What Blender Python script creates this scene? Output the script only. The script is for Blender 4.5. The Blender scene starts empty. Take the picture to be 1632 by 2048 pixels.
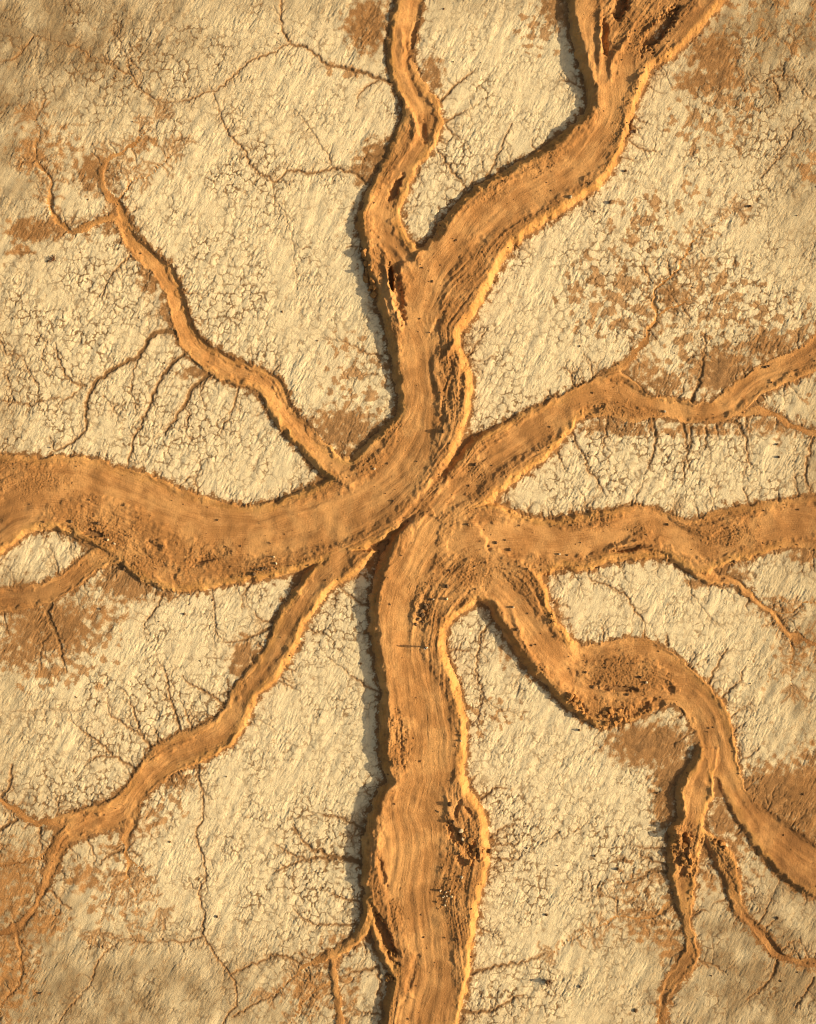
import bpy, bmesh, math, random
import numpy as np
from mathutils import Vector, Matrix

# ------------------------------------------------------------------ scale
# The land is surveyed in survey units u (14 units = 1 m), origin at the middle of the plot.
U = 14.0
CX, CY = 816.0, 1024.0
def wx(p): return (np.asarray(p, dtype=float) - CX) / U
def wy(p): return (CY - np.asarray(p, dtype=float)) / U

sc = bpy.context.scene
col = sc.collection
rng = np.random.default_rng(11)
random.seed(5)

# ------------------------------------------------------------------ raster helpers
GS = 1.5
MG = 300.0
NX, NY = 1500, 1800
PXg = -MG + GS * np.arange(NX)
PYg = -MG + GS * np.arange(NY)
GX, GY = np.meshgrid(PXg.astype(np.float32), PYg.astype(np.float32))
FX = np.fft.rfftfreq(NX, GS)[None, :]
FY = np.fft.fftfreq(NY, GS)[:, None]
FR = np.sqrt(FX ** 2 + FY ** 2)

def noise(seed, wl, bw=0.5, ang=None, ratio=1.0):
    """band-limited noise, wavelength wl in u, stretched by ratio along ang (degrees, image axes)"""
    r = np.random.default_rng(seed)
    w = np.fft.rfft2(r.standard_normal((NY, NX)).astype(np.float32))
    if ang is None:
        f = FR
    else:
        a = math.radians(ang); c, s = math.cos(a), math.sin(a)
        f = np.sqrt(((FX * c + FY * s) * ratio) ** 2 + (-FX * s + FY * c) ** 2)
    f0 = 1.0 / wl
    g = np.exp(-((np.log(np.maximum(f, 1e-6) / f0)) / bw) ** 2)
    n = np.fft.irfft2(w * g, s=(NY, NX))
    return ((n - n.mean()) / n.std()).astype(np.float32)

def blur(a, sig):
    g = np.exp(-2 * (math.pi * FR * sig) ** 2)
    return np.fft.irfft2(np.fft.rfft2(a) * g, s=(NY, NX)).astype(np.float32)

def sample(a, x, y):
    fx = np.clip((x + MG) / GS, 0, NX - 1.001); fy = np.clip((y + MG) / GS, 0, NY - 1.001)
    ix = fx.astype(np.int32); iy = fy.astype(np.int32)
    tx = (fx - ix).astype(np.float32); ty = (fy - iy).astype(np.float32)
    f = a.ravel(); k = iy * NX + ix
    return (f[k] * (1 - tx) + f[k + 1] * tx) * (1 - ty) + (f[k + NX] * (1 - tx) + f[k + NX + 1] * tx) * ty

def sst(a, lo, hi):
    t = np.clip((a - lo) / (hi - lo), 0, 1)
    return t * t * (3 - 2 * t)

def crom(P, step):
    """Catmull-Rom through rows of P, resampled about every `step` (first two columns are positions)"""
    P = np.asarray(P, float)
    Q = np.vstack([2 * P[0] - P[1], P, 2 * P[-1] - P[-2]])
    out = []
    for i in range(1, len(Q) - 2):
        p0, p1, p2, p3 = Q[i - 1], Q[i], Q[i + 1], Q[i + 2]
        d = np.hypot(*(p2 - p1)[:2])
        if P.shape[1] >= 6: d = max(d, np.hypot(*(p2 - p1)[3:5]))
        n = max(2, int(math.ceil(d / step)))
        t = (np.arange(n) / n)[:, None]
        out.append(0.5 * ((2 * p1) + (-p0 + p2) * t + (2 * p0 - 5 * p1 + 4 * p2 - p3) * t ** 2 + (-p0 + 3 * p1 - 3 * p2 + p3) * t ** 3))
    out.append(P[-1:])
    return np.vstack(out)

# ------------------------------------------------------------------ the mud ridges: (edge A, height, edge B, height)
# every arm is a run of cross sections  ax, ay, ah,  bx, by, bh   (heights in metres above the clay pan)
def two(A, B, ha, hb):
    """pair up two traced edges of unequal length"""
    A = crom(np.c_[np.array(A, float), np.zeros(len(A))][:, :3], 3.0)[:, :2]
    B = crom(np.c_[np.array(B, float), np.zeros(len(B))][:, :3], 3.0)[:, :2]
    def par(P):
        s = np.r_[0, np.cumsum(np.hypot(*np.diff(P, axis=0).T))]; return s / s[-1]
    n = max(8, int(max(len(A), len(B)) * 3 / 14))
    u = np.linspace(0, 1, n)
    pa, pb = par(A), par(B)
    ax, ay = np.interp(u, pa, A[:, 0]), np.interp(u, pa, A[:, 1])
    bx, by = np.interp(u, pb, B[:, 0]), np.interp(u, pb, B[:, 1])
    # slide B towards nearest matching points (keeps cross sections square to the arm)
    ub = u.copy()
    for k in range(1, n - 1):
        c = np.clip(np.linspace(u[k] - 0.09, u[k] + 0.09, 37), 0, 1)
        tx_, ty_ = np.interp(c, pb, B[:, 0]), np.interp(c, pb, B[:, 1])
        ub[k] = c[np.argmin(np.hypot(tx_ - ax[k], ty_ - ay[k]))]
    ub = np.maximum.accumulate(ub)
    ub = np.convolve(np.pad(ub, 2, mode='edge'), np.ones(5) / 5, 'valid'); ub[0], ub[-1] = 0, 1
    bx, by = np.interp(ub, pb, B[:, 0]), np.interp(ub, pb, B[:, 1])
    ha = np.asarray(ha, float); hb = np.asarray(hb, float)
    Ha = np.interp(u, np.linspace(0, 1, ha.size), ha.ravel()); Hb = np.interp(u, np.linspace(0, 1, hb.size), hb.ravel())
    return np.c_[ax, ay, Ha, bx, by, Hb]

def line(P, w, h):
    w = np.maximum(w, 3.6)
    """a thin arm: centre line points with widths w and heights h"""
    P = np.array(P, float)
    u = np.linspace(0, 1, len(P))
    w = np.interp(u, np.linspace(0, 1, np.size(w)), np.ravel(w)); h = np.interp(u, np.linspace(0, 1, np.size(h)), np.ravel(h))
    T = np.gradient(P, axis=0); T /= np.hypot(T[:, 0], T[:, 1])[:, None]
    Nn = np.c_[-T[:, 1], T[:, 0]]
    a = P + Nn * w[:, None] / 2; b = P - Nn * w[:, None] / 2
    return np.c_[a, h, b, h]

def ext(S, start=False, end=False, d=260.0):
    S = list(S)
    def go(p, q, d):
        m = ((p - q)[:2] + (p - q)[3:5]) / 2; l = np.hypot(*m)
        e = p.copy(); e[:2] += m / l * d; e[3:5] += m / l * d; return e
    if start:
        p, q = S[0], S[1]
        for dd in (14, 40, 90, 170, d): S.insert(0, go(p, q, dd))
    if end:
        p, q = S[-1], S[-2]
        for dd in (14, 40, 90, 170, d): S.append(go(p, q, dd))
    return np.array(S)

ARMS = []
# south trunk
ARMS.append(ext(two(
    [(838,1018),(800,1052),(777,1081),(760,1115),(749,1151),(742,1181),(738,1221),(738,1260),(744,1301),(753,1351),(760,1391),(757,1441),(757,1491),(765,1536),(772,1563),(755,1580),(741,1613),(731,1659),(722,1703),(724,1733),(722,1769),(735,1800),(755,1850),(772,1900),(785,1945),(774,1979),(766,2020),(763,2048)],
    [(960,1040),(985,1090),(985,1150),(954,1206),(927,1222),(897,1254),(891,1281),(896,1315),(911,1346),(922,1386),(931,1424),(936,1474),(931,1534),(941,1579),(964,1606),(974,1639),(978,1679),(981,1713),(974,1753),(961,1796),(954,1836),(947,1886),(941,1936),(934,1979),(924,2016),(917,2048)],
    [1.4,1.7,1.9,1.9,1.9,1.9,1.7,1.8,1.9,1.7,1.1,.9,1.0,1.2], [1.5,1.5,1.5,1.4,1.4,1.4,1.4,1.5,1.7,1.4,1.2,1.1,1.0]), end=True))
# north-east arm, trunk and its way into the west arm: one long ridge
ARMS.append(ext(two(
    [(1130,-10),(1136,40),(1142,72),(1151,113),(1163,150),(1172,187),(1174,212),(1164,230),(1140,252),(1110,277),(1084,298),(1044,319),(1004,343),(974,359),(944,379),(912,407),(885,440),(858,480),(800,520),(762,560),(752,600),(768,650),(776,690),(783,730),(789,770),(795,812),(786,836),(760,858),(728,890),(690,925),(652,957),(617,975),(577,989),(544,1004),(493,1010),(443,1003),(400,990),(367,980),(333,963),(300,950),(267,940),(233,933),(200,920),(160,913),(117,911),(83,915),(50,911),(0,909)],
    [(1462,-10),(1446,27),(1428,50),(1408,67),(1381,82),(1365,103),(1331,123),(1303,138),(1296,160),(1279,193),(1269,227),(1259,263),(1249,293),(1236,323),(1221,350),(1198,377),(1168,398),(1138,419),(1088,450),(1044,480),(1015,512),(987,562),(964,609),(941,645),(921,675),(932,714),(944,752),(946,797),(937,839),(924,879),(908,918),(880,960),(845,1005),(818,1036),(777,1078),(711,1109),(627,1135),(544,1157),(483,1166),(417,1179),(350,1186),(318,1178),(283,1162),(250,1130),(190,1095),(140,1072),(110,1061),(67,1065),(33,1085),(0,1111)],
    [1.3,1.9,1.8,1.3,1.2,1.2,1.6,1.8,1.8,1.5,1.0,.9,.7,.5,.3,.35,.3,.3,.35], [1.3,1.3,1.35,1.3,1.4,1.5,1.6,1.8,1.9,1.75,1.7,1.6,1.3,1.0,.6,.6,.7,1.0,1.0]), start=True, end=True))
# north arm
ARMS.append(ext(two(
    [(791,0),(781,37),(774,87),(774,123),(781,157),(791,183),(803,207),(806,233),(792,258),(778,295),(758,337),(741,367),(730,393),(720,420),(713,447),(720,477),(726,510),(733,550),(748,590),(764,640)],
    [(847,0),(837,50),(828,97),(832,130),(844,160),(864,187),(880,207),(886,233),(881,267),(867,297),(854,317),(838,335),(825,360),(815,387),(805,410),(802,440),(820,475),(846,505),(880,540),(900,600)],
    [.8,.9,.8,.6,.5,.5,.8,1.2,1.5,1.5,1.5], [-.15,-.1,.0,.25,.5,.7,.5,.5,.7,1.1,1.4]), start=True))
# north-west arm
ARMS.append(two(
    [(233,443),(247,477),(267,511),(290,532),(318,565),(333,595),(340,629),(350,662),(360,689),(383,716),(413,745),(443,760),(467,770),(500,776),(523,792),(540,828),(564,864),(594,897),(621,927),(651,957),(690,985)],
    [(250,437),(262,455),(277,473),(320,511),(343,532),(360,562),(371,599),(381,632),(394,662),(413,685),(443,702),(470,718),(500,725),(527,738),(546,746),(565,765),(582,805),(601,832),(627,859),(651,885),(688,912),(760,930)],
    [-.1,-.1,0,.15,.2,.3,.4,.6,1.0,1.2,1.3], [-.25,-.35,-.4,-.4,-.35,-.35,-.3,-.3,-.2,.4,1.1]))
ARMS.append(line([(262,462),(247,437),(238,410),(224,398),(210,385),(203,363),(204,335),(217,317),(247,303),(273,283),(293,257),(310,233)], [24,20,15,14,12,12,13,10,8,6,4,2], [-.2,-.2,-.2,.1,.15,.1,-.1,-.12,-.1]))
ARMS.append(line([(232,402),(246,390),(256,370),(268,358),(300,350),(322,328),(343,307)], [7,6,5,4,4,3,2], [-.15,-.15,-.1]))
ARMS.append(line([(262,462),(238,441),(217,437),(187,447),(150,463),(124,450),(104,423),(98,397),(103,360),(83,337),(70,313),(72,287),(78,257),(70,240)], [22,17,14,13,13,12,11,10,8,8,7,6,4,2], [-.2,.2,.25,-.25,-.25,-.2,-.2,-.15,-.1]))
# upper east arm
ARMS.append(ext(two(
    [(840,1000),(872,960),(900,925),(919,906),(939,881),(964,864),(1001,847),(1031,831),(1064,814),(1088,806),(1121,791),(1155,772),(1188,759),(1212,745),(1237,742),(1268,762),(1300,790),(1328,793),(1365,799),(1395,806),(1428,803),(1455,776),(1488,752),(1521,732),(1561,712),(1601,697),(1632,669)],
    [(930,1040),(975,1012),(992,996),(1021,970),(1057,943),(1088,923),(1108,903),(1138,870),(1163,838),(1198,834),(1228,834),(1261,848),(1301,837),(1335,837),(1371,846),(1408,846),(1448,843),(1481,828),(1508,804),(1528,786),(1555,776),(1588,762),(1615,752),(1632,742)],
    [1.5,1.35,1.0,.7,.4,.4,.2,.2,-.1,-.2,-.2,.15,.15,.1,0,-.2], [1.3,1.4,1.4,1.2,1.0,.6,.2,.1,.05,-.1,.1,.2,.3,.3]), end=True))
ARMS.append(ext(two([(1455,820),(1481,826),(1505,815),(1535,818),(1565,831),(1591,849),(1632,859)], [(1450,838),(1481,834),(1515,830),(1545,836),(1571,853),(1601,866),(1632,876)], [.1,.15,-.2,-.25,-.2], [.1,.1,.1,.2,.1]), end=True))
ARMS.append(line([(1205,760),(1238,735),(1268,709),(1291,679),(1301,655),(1315,632),(1308,615),(1311,579),(1328,562),(1355,542),(1371,512),(1379,495),(1405,460),(1441,443),(1465,420)], [22,16,14,12,11,11,9,8,8,8,6,6,4,3,2], [.2,.1,-.2,-.2,-.2,-.15,-.12,-.1,-.06]))
ARMS.append(line([(1311,636),(1335,619),(1361,609),(1378,589),(1386,565),(1395,545)], [8,7,6,5,3,2], [-.15,-.12,-.1,-.06]))
# middle east arm
ARMS.append(ext(two(
    [(850,1010),(900,1000),(960,1000),(995,1005),(1030,1024),(1070,1034),(1110,1036),(1150,1029),(1198,1020),(1228,1018),(1255,1011),(1280,1008),(1308,1014),(1335,1023),(1365,1038),(1385,1043),(1408,1031),(1440,1018),(1475,1012),(1505,1009),(1555,999),(1632,992)],
    [(830,1180),(900,1190),(990,1180),(1060,1160),(1092,1152),(1118,1139),(1168,1144),(1201,1132),(1231,1122),(1275,1122),(1321,1118),(1351,1127),(1375,1144),(1402,1152),(1448,1132),(1471,1125),(1518,1112),(1548,1102),(1581,1095),(1632,1101)],
    [1.3,1.4,1.2,.8,.6,.7,.5,.1,-.2,.1,.2,.3,.2,.2], [1.5,1.5,1.4,1.1,.9,.8,.7,.6,.6,.6,.8,.7,.5,.2,.1]), end=True))
ARMS.append(ext(two([(1372,1140),(1399,1162),(1428,1171),(1465,1168),(1488,1191),(1511,1211),(1541,1232),(1558,1258),(1581,1282),(1608,1285),(1632,1295)],
    [(1400,1130),(1441,1147),(1471,1154),(1498,1177),(1531,1207),(1555,1227),(1569,1251),(1591,1266),(1612,1274),(1632,1284)], [.6,.5,.2,.15,.2,.1,.1], [.2,-.2,-.3,-.3,-.2,-.2]), end=True))
ARMS.append(ext(line([(1550,1225),(1568,1225),(1585,1224),(1608,1207),(1632,1204)], [7,6,6,6,5], [-.15]), end=True))
ARMS.append(line([(1580,1276),(1588,1307),(1581,1331),(1583,1350),(1586,1369)], [7,6,5,4,2], [-.15,-.1]))
# south-east arm
ARMS.append(ext(two(
    [(905,1150),(925,1190),(952,1205),(975,1213),(986,1240),(1006,1267),(1023,1297),(1043,1324),(1066,1351),(1088,1370),(1111,1395),(1141,1422),(1168,1438),(1199,1457),(1230,1452),(1270,1440),(1310,1420),(1345,1408),(1366,1422),(1380,1447),(1395,1474),(1400,1507),(1413,1540),(1435,1560),(1448,1593),(1465,1623),(1485,1659),(1511,1699),(1538,1729),(1571,1763),(1608,1786),(1632,1794)],
    [(1000,1090),(1060,1120),(1090,1160),(1097,1190),(1107,1225),(1126,1252),(1148,1281),(1167,1290),(1198,1286),(1238,1276),(1278,1275),(1315,1286),(1345,1303),(1371,1326),(1398,1350),(1421,1373),(1441,1397),(1459,1434),(1471,1481),(1479,1534),(1486,1566),(1499,1589),(1528,1615),(1561,1637),(1598,1663),(1632,1687)],
    [1.5,1.5,1.5,1.5,1.4,1.2,.9,.6,.3,.1,.1,.3,.5,.6,.8,.9,.9], [1.5,1.5,1.4,1.3,.6,-.1,-.1,.2,.35,.4,.4,.3,.0,-.15,-.2,-.1]), end=True))
# its southern spur and the two forks
ARMS.append(two([(1392,1490),(1378,1530),(1355,1560),(1350,1590),(1354,1622),(1350,1640),(1337,1656),(1334,1696),(1335,1736),(1341,1776),(1355,1819),(1365,1859),(1370,1889),(1351,1929),(1328,1963),(1318,2003),(1313,2048)],
    [(1440,1500),(1436,1530),(1429,1560),(1428,1586),(1418,1613),(1407,1643),(1410,1670),(1402,1700),(1396,1729),(1390,1763),(1385,1819),(1381,1846),(1393,1879),(1398,1916),(1378,1949),(1351,1973),(1338,2003),(1337,2048)],
    [.9,1.1,1.3,1.3,1.0,.7,.4,.2,-.1,-.15], [.4,.8,1.0,.8,.7,.6,.4,.3,.1,0]))
ARMS[-1] = ext(ARMS[-1], end=True)
ARMS.append(ext(two([(1385,1650),(1400,1665),(1415,1692),(1428,1727),(1447,1764),(1457,1797),(1471,1829),(1498,1857),(1525,1890),(1551,1917),(1588,1927),(1632,1934)],
    [(1400,1640),(1410,1655),(1438,1676),(1461,1699),(1476,1733),(1482,1769),(1486,1809),(1508,1838),(1538,1868),(1561,1902),(1588,1915),(1632,1919)], [.7,.7,.6,.3,.15,.1,.1,.1], [.6,.6,.6,.4,-.1,-.3,-.35,-.2]), end=True))
ARMS.append(line([(1362,1790),(1348,1797),(1321,1826),(1285,1839),(1238,1833),(1215,1846),(1171,1866),(1138,1883),(1108,1906)], [14,10,8,7,5,5,4,3,2], [-.1,-.15,-.15,-.1,-.08]))
# west arm, southern strand
ARMS.append(ext(two([(330,1075),(270,1085),(215,1088),(182,1102),(150,1125),(123,1148),(93,1162),(50,1174),(17,1175),(0,1180)],
    [(350,1186),(316,1178),(283,1163),(258,1146),(240,1130),(200,1138),(167,1165),(127,1192),(83,1212),(33,1222),(0,1225)], [.7,.5,.3,.1,-.1,-.1,-.1], [.8,.6,.3,.2,.1,.15,.2]), end=True))
# south-west arm
ARMS.append(ext(two([(650,1105),(611,1141),(591,1174),(564,1211),(546,1251),(533,1287),(510,1321),(483,1351),(463,1381),(453,1407),(430,1434),(393,1454),(350,1471),(317,1487),(292,1512),(273,1539),(258,1565),(233,1593),(207,1606),(167,1616),(127,1629),(97,1636),(70,1638),(50,1625),(33,1613),(0,1596)],
    [(760,1100),(724,1142),(704,1158),(674,1172),(654,1192),(631,1225),(611,1255),(594,1295),(571,1335),(544,1373),(516,1394),(500,1434),(480,1471),(457,1497),(417,1518),(380,1535),(350,1545),(322,1568),(293,1593),(280,1613),(262,1645),(213,1664),(160,1660),(110,1652),(67,1654),(43,1640),(20,1620),(0,1608)],
    [1.6,.9,.6,.5,.3,.2,.3,.2,.2,.3,.3,.1,-.1,-.2], [1.7,1.3,1.2,1.1,.9,.7,.5,.2,.1,-.1,0,.1,.1]), end=True))
ARMS.append(ext(two([(150,1622),(125,1655),(108,1678),(97,1703),(93,1729),(80,1769),(67,1806),(33,1843),(0,1862)], [(215,1640),(180,1672),(142,1687),(124,1716),(111,1749),(91,1789),(68,1833),(33,1864),(0,1872)], [.2,.2,.1,.1,.1,0], [.1,-.1,-.2,-.2,-.2,-.15]), end=True))
ARMS.append(two([(240,1620),(247,1649),(248,1679),(247,1703),(253,1723),(251,1750)], [(284,1605),(278,1623),(273,1649),(258,1686),(259,1709),(266,1729),(258,1752)], [.1,0,-.1,-.1], [-.1,-.2,-.2,-.1]))
for P, w in (([(254,1748),(250,1758),(230,1776),(213,1809),(205,1835),(200,1858)], [8,6,4,3,2]), ([(256,1752),(259,1762),(273,1789),(275,1836),(281,1868)], [7,5,4,3,2]), ([(264,1722),(272,1730),(290,1749),(300,1783),(320,1816)], [6,5,4,3,2])):
    ARMS.append(line(P, w, [-.12, -.06]))
ARMS.append(ext(line([(104,1700),(93,1709),(50,1723),(20,1728),(0,1733)], [10,8,6,6,6], [-.12]), end=True))
ARMS.append(ext(line([(30,1850),(34,1868),(40,1896),(43,1936),(37,1973),(7,2003),(0,2036)], [12,10,9,8,7,6,5], [-.15]), end=True))
# saddle where the trunk, the west arm and the eastern arms flow together
ARMS.append(two([(872,915),(845,930),(812,955),(785,985),(765,1010),(760,1030)], [(945,960),(925,985),(905,1015),(885,1045),(865,1070),(850,1085)], [.6,1.2,1.5,1.5,1.2,.3], [.6,1.2,1.5,1.5,1.2,.3]))
# little branch at the foot of the south trunk
ARMS.append(two([(750,1765),(728,1795),(721,1836),(713,1859),(684,1886),(654,1903),(624,1919),(604,1932),(577,1962),(544,1988)], [(790,1780),(757,1800),(748,1836),(736,1868),(696,1903),(664,1916),(632,1930),(610,1939),(580,1967),(546,1992)], [.9,.6,.4,.2,.1,-.1,-.1], [.8,.8,.7,.5,.1,-.1,-.1]))
ARMS.append(two([(718,1835),(737,1850),(748,1886),(764,1926),(785,1955),(800,1990)], [(748,1820),(757,1850),(768,1886),(786,1920),(815,1950),(840,1990)], [.7,.7,.7,.9,1.1], [.8,.9,.8,1.0,1.2]))
ARMS.append(ext(line([(682,1895),(671,1909),(667,1936),(671,1973),(677,2009),(681,2048)], [16,14,15,15,15,15], [.15,.2,.2,.15]), end=True))
ARMS.append(ext(line([(672,1952),(657,1966),(617,1993),(595,2022),(581,2048)], [8,7,6,5,4], [-.1]), end=True))

POS = np.zeros((NY, NX), np.float32); NEG = np.zeros((NY, NX), np.float32)
DST = np.zeros((NY, NX), np.float32)                      # distance inside the nearest edge, in u
T2c = np.zeros((NY, NX), np.float32); T2s = np.zeros((NY, NX), np.float32)
EDGES = []                                                # (point, outward direction) along every arm
for S in ARMS:
    D = crom(S, 0.9)
    A = D[:, 0:2]; B = D[:, 3:5]; ha = D[:, 2]; hb = D[:, 5]
    W = np.hypot(*(B - A).T)
    nt = int(math.ceil(W.max() / 0.9)) + 2
    t = np.linspace(0, 1, nt)
    X = A[:, 0:1] * (1 - t) + B[:, 0:1] * t
    Y = A[:, 1:2] * (1 - t) + B[:, 1:2] * t
    ix = np.rint((X + MG) / GS).astype(int); iy = np.rint((Y + MG) / GS).astype(int)
    ok = (ix >= 0) & (ix < NX) & (iy >= 0) & (iy < NY)
    da = t * W[:, None]; db = (1 - t) * W[:, None]
    st = t * t * (3 - 2 * t)
    hh = ha[:, None] * (1 - st) + hb[:, None] * st
    def prof(d, h, cot):
        f = np.clip(np.abs(h)[:, None] * U * cot * .92, 3.0, np.maximum(W * 0.42, 1.5)[:, None])
        x = np.clip(d / f, 0, 1)
        return 0.55 * x + 0.45 * x * x * (3 - 2 * x)
    # the side that faces the low sun is a little steeper
    C = (A + B) / 2
    Tn = np.gradient(C, axis=0); Tn /= np.maximum(np.hypot(Tn[:, 0], Tn[:, 1]), 1e-6)[:, None]
    east = (A - B)[:, 0] / np.maximum(W, 1e-3)
    cota = np.where(east > 0, 0.72, 0.86)[:, None]; cotb = np.where(east > 0, 0.86, 0.72)[:, None]
    pa = prof(da, ha, cota); pb = prof(db, hb, cotb)
    big = np.clip((W - 25) / 40, 0, 1)[:, None]
    trough = 0.24 * big * np.sin(math.pi * t)[None, :] ** 2 * np.clip(np.abs(hh) / 1.2, 0.25, 1)
    hh = np.where(hh > 0, hh * .9, hh)
    v = hh * pa * pb - trough * np.sign(hh + 1e-3) * np.where(hh > 0, 1, 0)
    i1, j1, i0, j0 = ix[ok].max(), iy[ok].max(), ix[ok].min(), iy[ok].min()
    tmp = np.full((j1 - j0 + 1, i1 - i0 + 1), np.nan, np.float32); dm = np.zeros_like(tmp); cc = np.zeros_like(tmp); ss = np.zeros_like(tmp)
    k = (iy[ok] - j0, ix[ok] - i0)
    tmp[k] = v[ok]; dm[k] = np.minimum(da, db)[ok] + 0.5
    th = np.arctan2(Tn[:, 1], Tn[:, 0])
    cc[k] = np.broadcast_to(np.cos(2 * th)[:, None], ok.shape)[ok]; ss[k] = np.broadcast_to(np.sin(2 * th)[:, None], ok.shape)[ok]
    sl = (slice(j0, j1 + 1), slice(i0, i1 + 1))
    g = np.isfinite(tmp); vv = np.where(g, tmp, 0)
    wt = np.where(g, np.minimum(dm, 25) * (.3 + np.maximum(vv, 0)), 0)
    POS[sl] = np.maximum(POS[sl], np.where(g, np.maximum(vv, 0), 0))
    NEG[sl] = np.minimum(NEG[sl], np.where(g, np.minimum(vv, 0), 0))
    T2c[sl] += wt * cc; T2s[sl] += wt * ss
    DST[sl] = np.maximum(DST[sl], np.where(g, dm, 0))
    for E, O in ((A, A - B), (B, B - A)):
        for q in range(6, len(E) - 6, 9):
            n_ = O[q] / max(np.hypot(*O[q]), 1e-3)
            EDGES.append((E[q][0], E[q][1], n_[0], n_[1], W[q]))

# ------------------------------------------------------------------ hollows, pits and pockets
# x, y, half length, half width, angle (deg, image axes), depth m, clay floor?
PITS = [
 (1206,78,36,7,88,1.6,0),(1318,62,52,15,-52,1.0,1),(1292,60,30,5,-40,.5,0),(1240,15,30,14,-70,1.3,1),
 (797,598,48,11,82,1.3,0),(783,562,26,5.5,85,2.0,1),(790,379,26,7.5,-62,1.2,1),(845,262,26,9,75,.55,0),(826,75,34,6,-78,.5,0),
 (1180,822,24,9,-18,.6,0),(1303,772,30,8,42,.7,0),(405,1121,24,8,-18,.55,0),(307,1091,15,8,30,.5,0),(190,1067,20,8,10,.25,1),(138,1058,16,5,25,.4,0),
 (770,1085,28,9,-52,.7,0),(868,965,46,5,-52,.25,0),(1178,1036,30,10,-10,.35,0),(1258,1097,34,5,-8,.8,1),(1310,1105,28,5,12,.6,0),(1408,1044,34,6,-8,.4,0),
 (1445,1072,34,14,-15,.3,0),(1238,1377,40,5,4,.7,1),(1337,1376,17,9,45,.6,0),(1278,1417,34,11,-25,.9,0),(1315,1408,14,8,0,.7,0),
 (908,1664,26,10,58,1.4,0),(941,1695,22,13,55,1.2,0),(968,1704,15,7,75,1.2,0),(921,1717,12,8,60,.9,0),(914,1612,16,5,-70,.8,0),(938,1622,15,5,50,.7,0),
 (766,1745,34,6,75,.6,0),(824,1945,40,7,-75,.35,0),(771,1868,48,9,68,1.5,1),(848,1195,34,5,-62,.35,0),(846,1222,26,8,-65,.4,0),(912,1212,30,5,-48,.35,0),
 (1348,1688,22,8,75,.9,0),(1366,1680,18,7,80,.8,0),(1398,1684,13,5,-60,.8,0),(1386,1731,16,6,-70,.8,0),(1362,1742,13,6,-60,.6,0),(1437,1687,13,5,40,.6,0),(1343,1722,15,8,-50,.6,0),
 (895,780,70,9,-80,.45,0),(922,760,50,6,-86,.5,0),(875,650,28,6,-60,.35,0),(1085,1215,22,5,60,.5,0),(1160,1412,22,7,45,.5,0),(1258,255,30,9,-65,.4,0),
 (800,1470,50,14,80,.45,0),(905,1330,60,12,75,.2,0),(730,540,30,6,75,.6,0),
]
def ell(x, y, a, b, ang):
    c, s = math.cos(math.radians(ang)), math.sin(math.radians(ang))
    dx, dy = PXg.astype(np.float32)[None, :] - x, PYg.astype(np.float32)[:, None] - y
    return np.sqrt(((dx * c + dy * s) / a) ** 2 + ((-dx * s + dy * c) / b) ** 2)
def win(x, y, r):
    i0 = max(0, int((x - r + MG) / GS)); i1 = min(NX, int((x + r + MG) / GS) + 2)
    j0 = max(0, int((y - r + MG) / GS)); j1 = min(NY, int((y + r + MG) / GS) + 2)
    return slice(j0, j1), slice(i0, i1)
wob1 = noise(21, 26, .6); wob2 = noise(22, 9, .5)
HOLE = np.zeros((NY, NX), np.float32); CLAYF = np.zeros((NY, NX), np.float32)
for x, y, a, b, an, dep, cl in PITS:
    w = win(x, y, a * 1.9 + 8)
    c, s = math.cos(math.radians(an)), math.sin(math.radians(an))
    dx, dy = GX[w] - x, GY[w] - y
    r = np.sqrt(((dx * c + dy * s) / a) ** 2 + ((-dx * s + dy * c) / b) ** 2) + .13 * wob1[w] + .10 * wob2[w]
    HOLE[w] = np.maximum(HOLE[w], (dep if cl else .55 * dep) * sst(-r, -1.35, -.35))
    if cl: CLAYF[w] = np.maximum(CLAYF[w], sst(-r, -.95, -.75))

# ------------------------------------------------------------------ ragged edges
ww = [noise(31, 34, .5), noise(32, 34, .5), noise(33, 11, .5), noise(34, 11, .5), noise(35, 5.5, .4), noise(36, 5.5, .4)]
SX = GX + 1.5 * ww[0] + .5 * ww[2] + .2 * ww[4]; SY = GY + 1.5 * ww[1] + .5 * ww[3] + .2 * ww[5]
RAW = POS + NEG * np.clip(1 - POS / .25, 0, 1)
RAW = sample(blur(RAW, 1.6), SX, SY); DSTw = sample(blur(DST, .9), SX, SY)
DST0 = DSTw
MUD = sst(DSTw, .4, 2.2) * (1 - CLAYF)
inside = sst(DSTw, 1, 8)
HT = RAW - np.minimum(HOLE, np.maximum(RAW, 0) + .25) * np.where(DSTw > 0.5, 1, 0)
HT = np.where(CLAYF > .4, np.minimum(HT, .08), HT)

# ------------------------------------------------------------------ flow marks along the arms
GUIDE = [[(1250,1060),(1120,1085),(1010,1080),(930,1070),(875,1090),(838,1140),(815,1220),(805,1320),(815,1420)],[(1060,1075),(960,1100),(890,1150),(860,1230),(852,1320),(870,1420)],[(1110,1280),(1050,1210),(1000,1165),(950,1160),(905,1200),(880,1280),(880,1370)],[(1100,850),(1000,920),(930,980),(880,1030),(845,1080),(820,1140)],
 [(860,700),(862,800),(850,890),(810,960),(720,1010),(600,1050),(450,1070),(300,1030)],[(900,760),(915,840),(890,910),(840,980),(770,1040),(650,1090),(520,1115)],[(1000,1040),(1100,1080),(1230,1060),(1290,1045),(1400,1080)],[(770,1075),(690,1130),(630,1200),(580,1290),(530,1360)]]
gc = np.zeros((NY, NX), np.float32); gs_ = np.zeros((NY, NX), np.float32); gw = np.zeros((NY, NX), np.float32)
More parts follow.
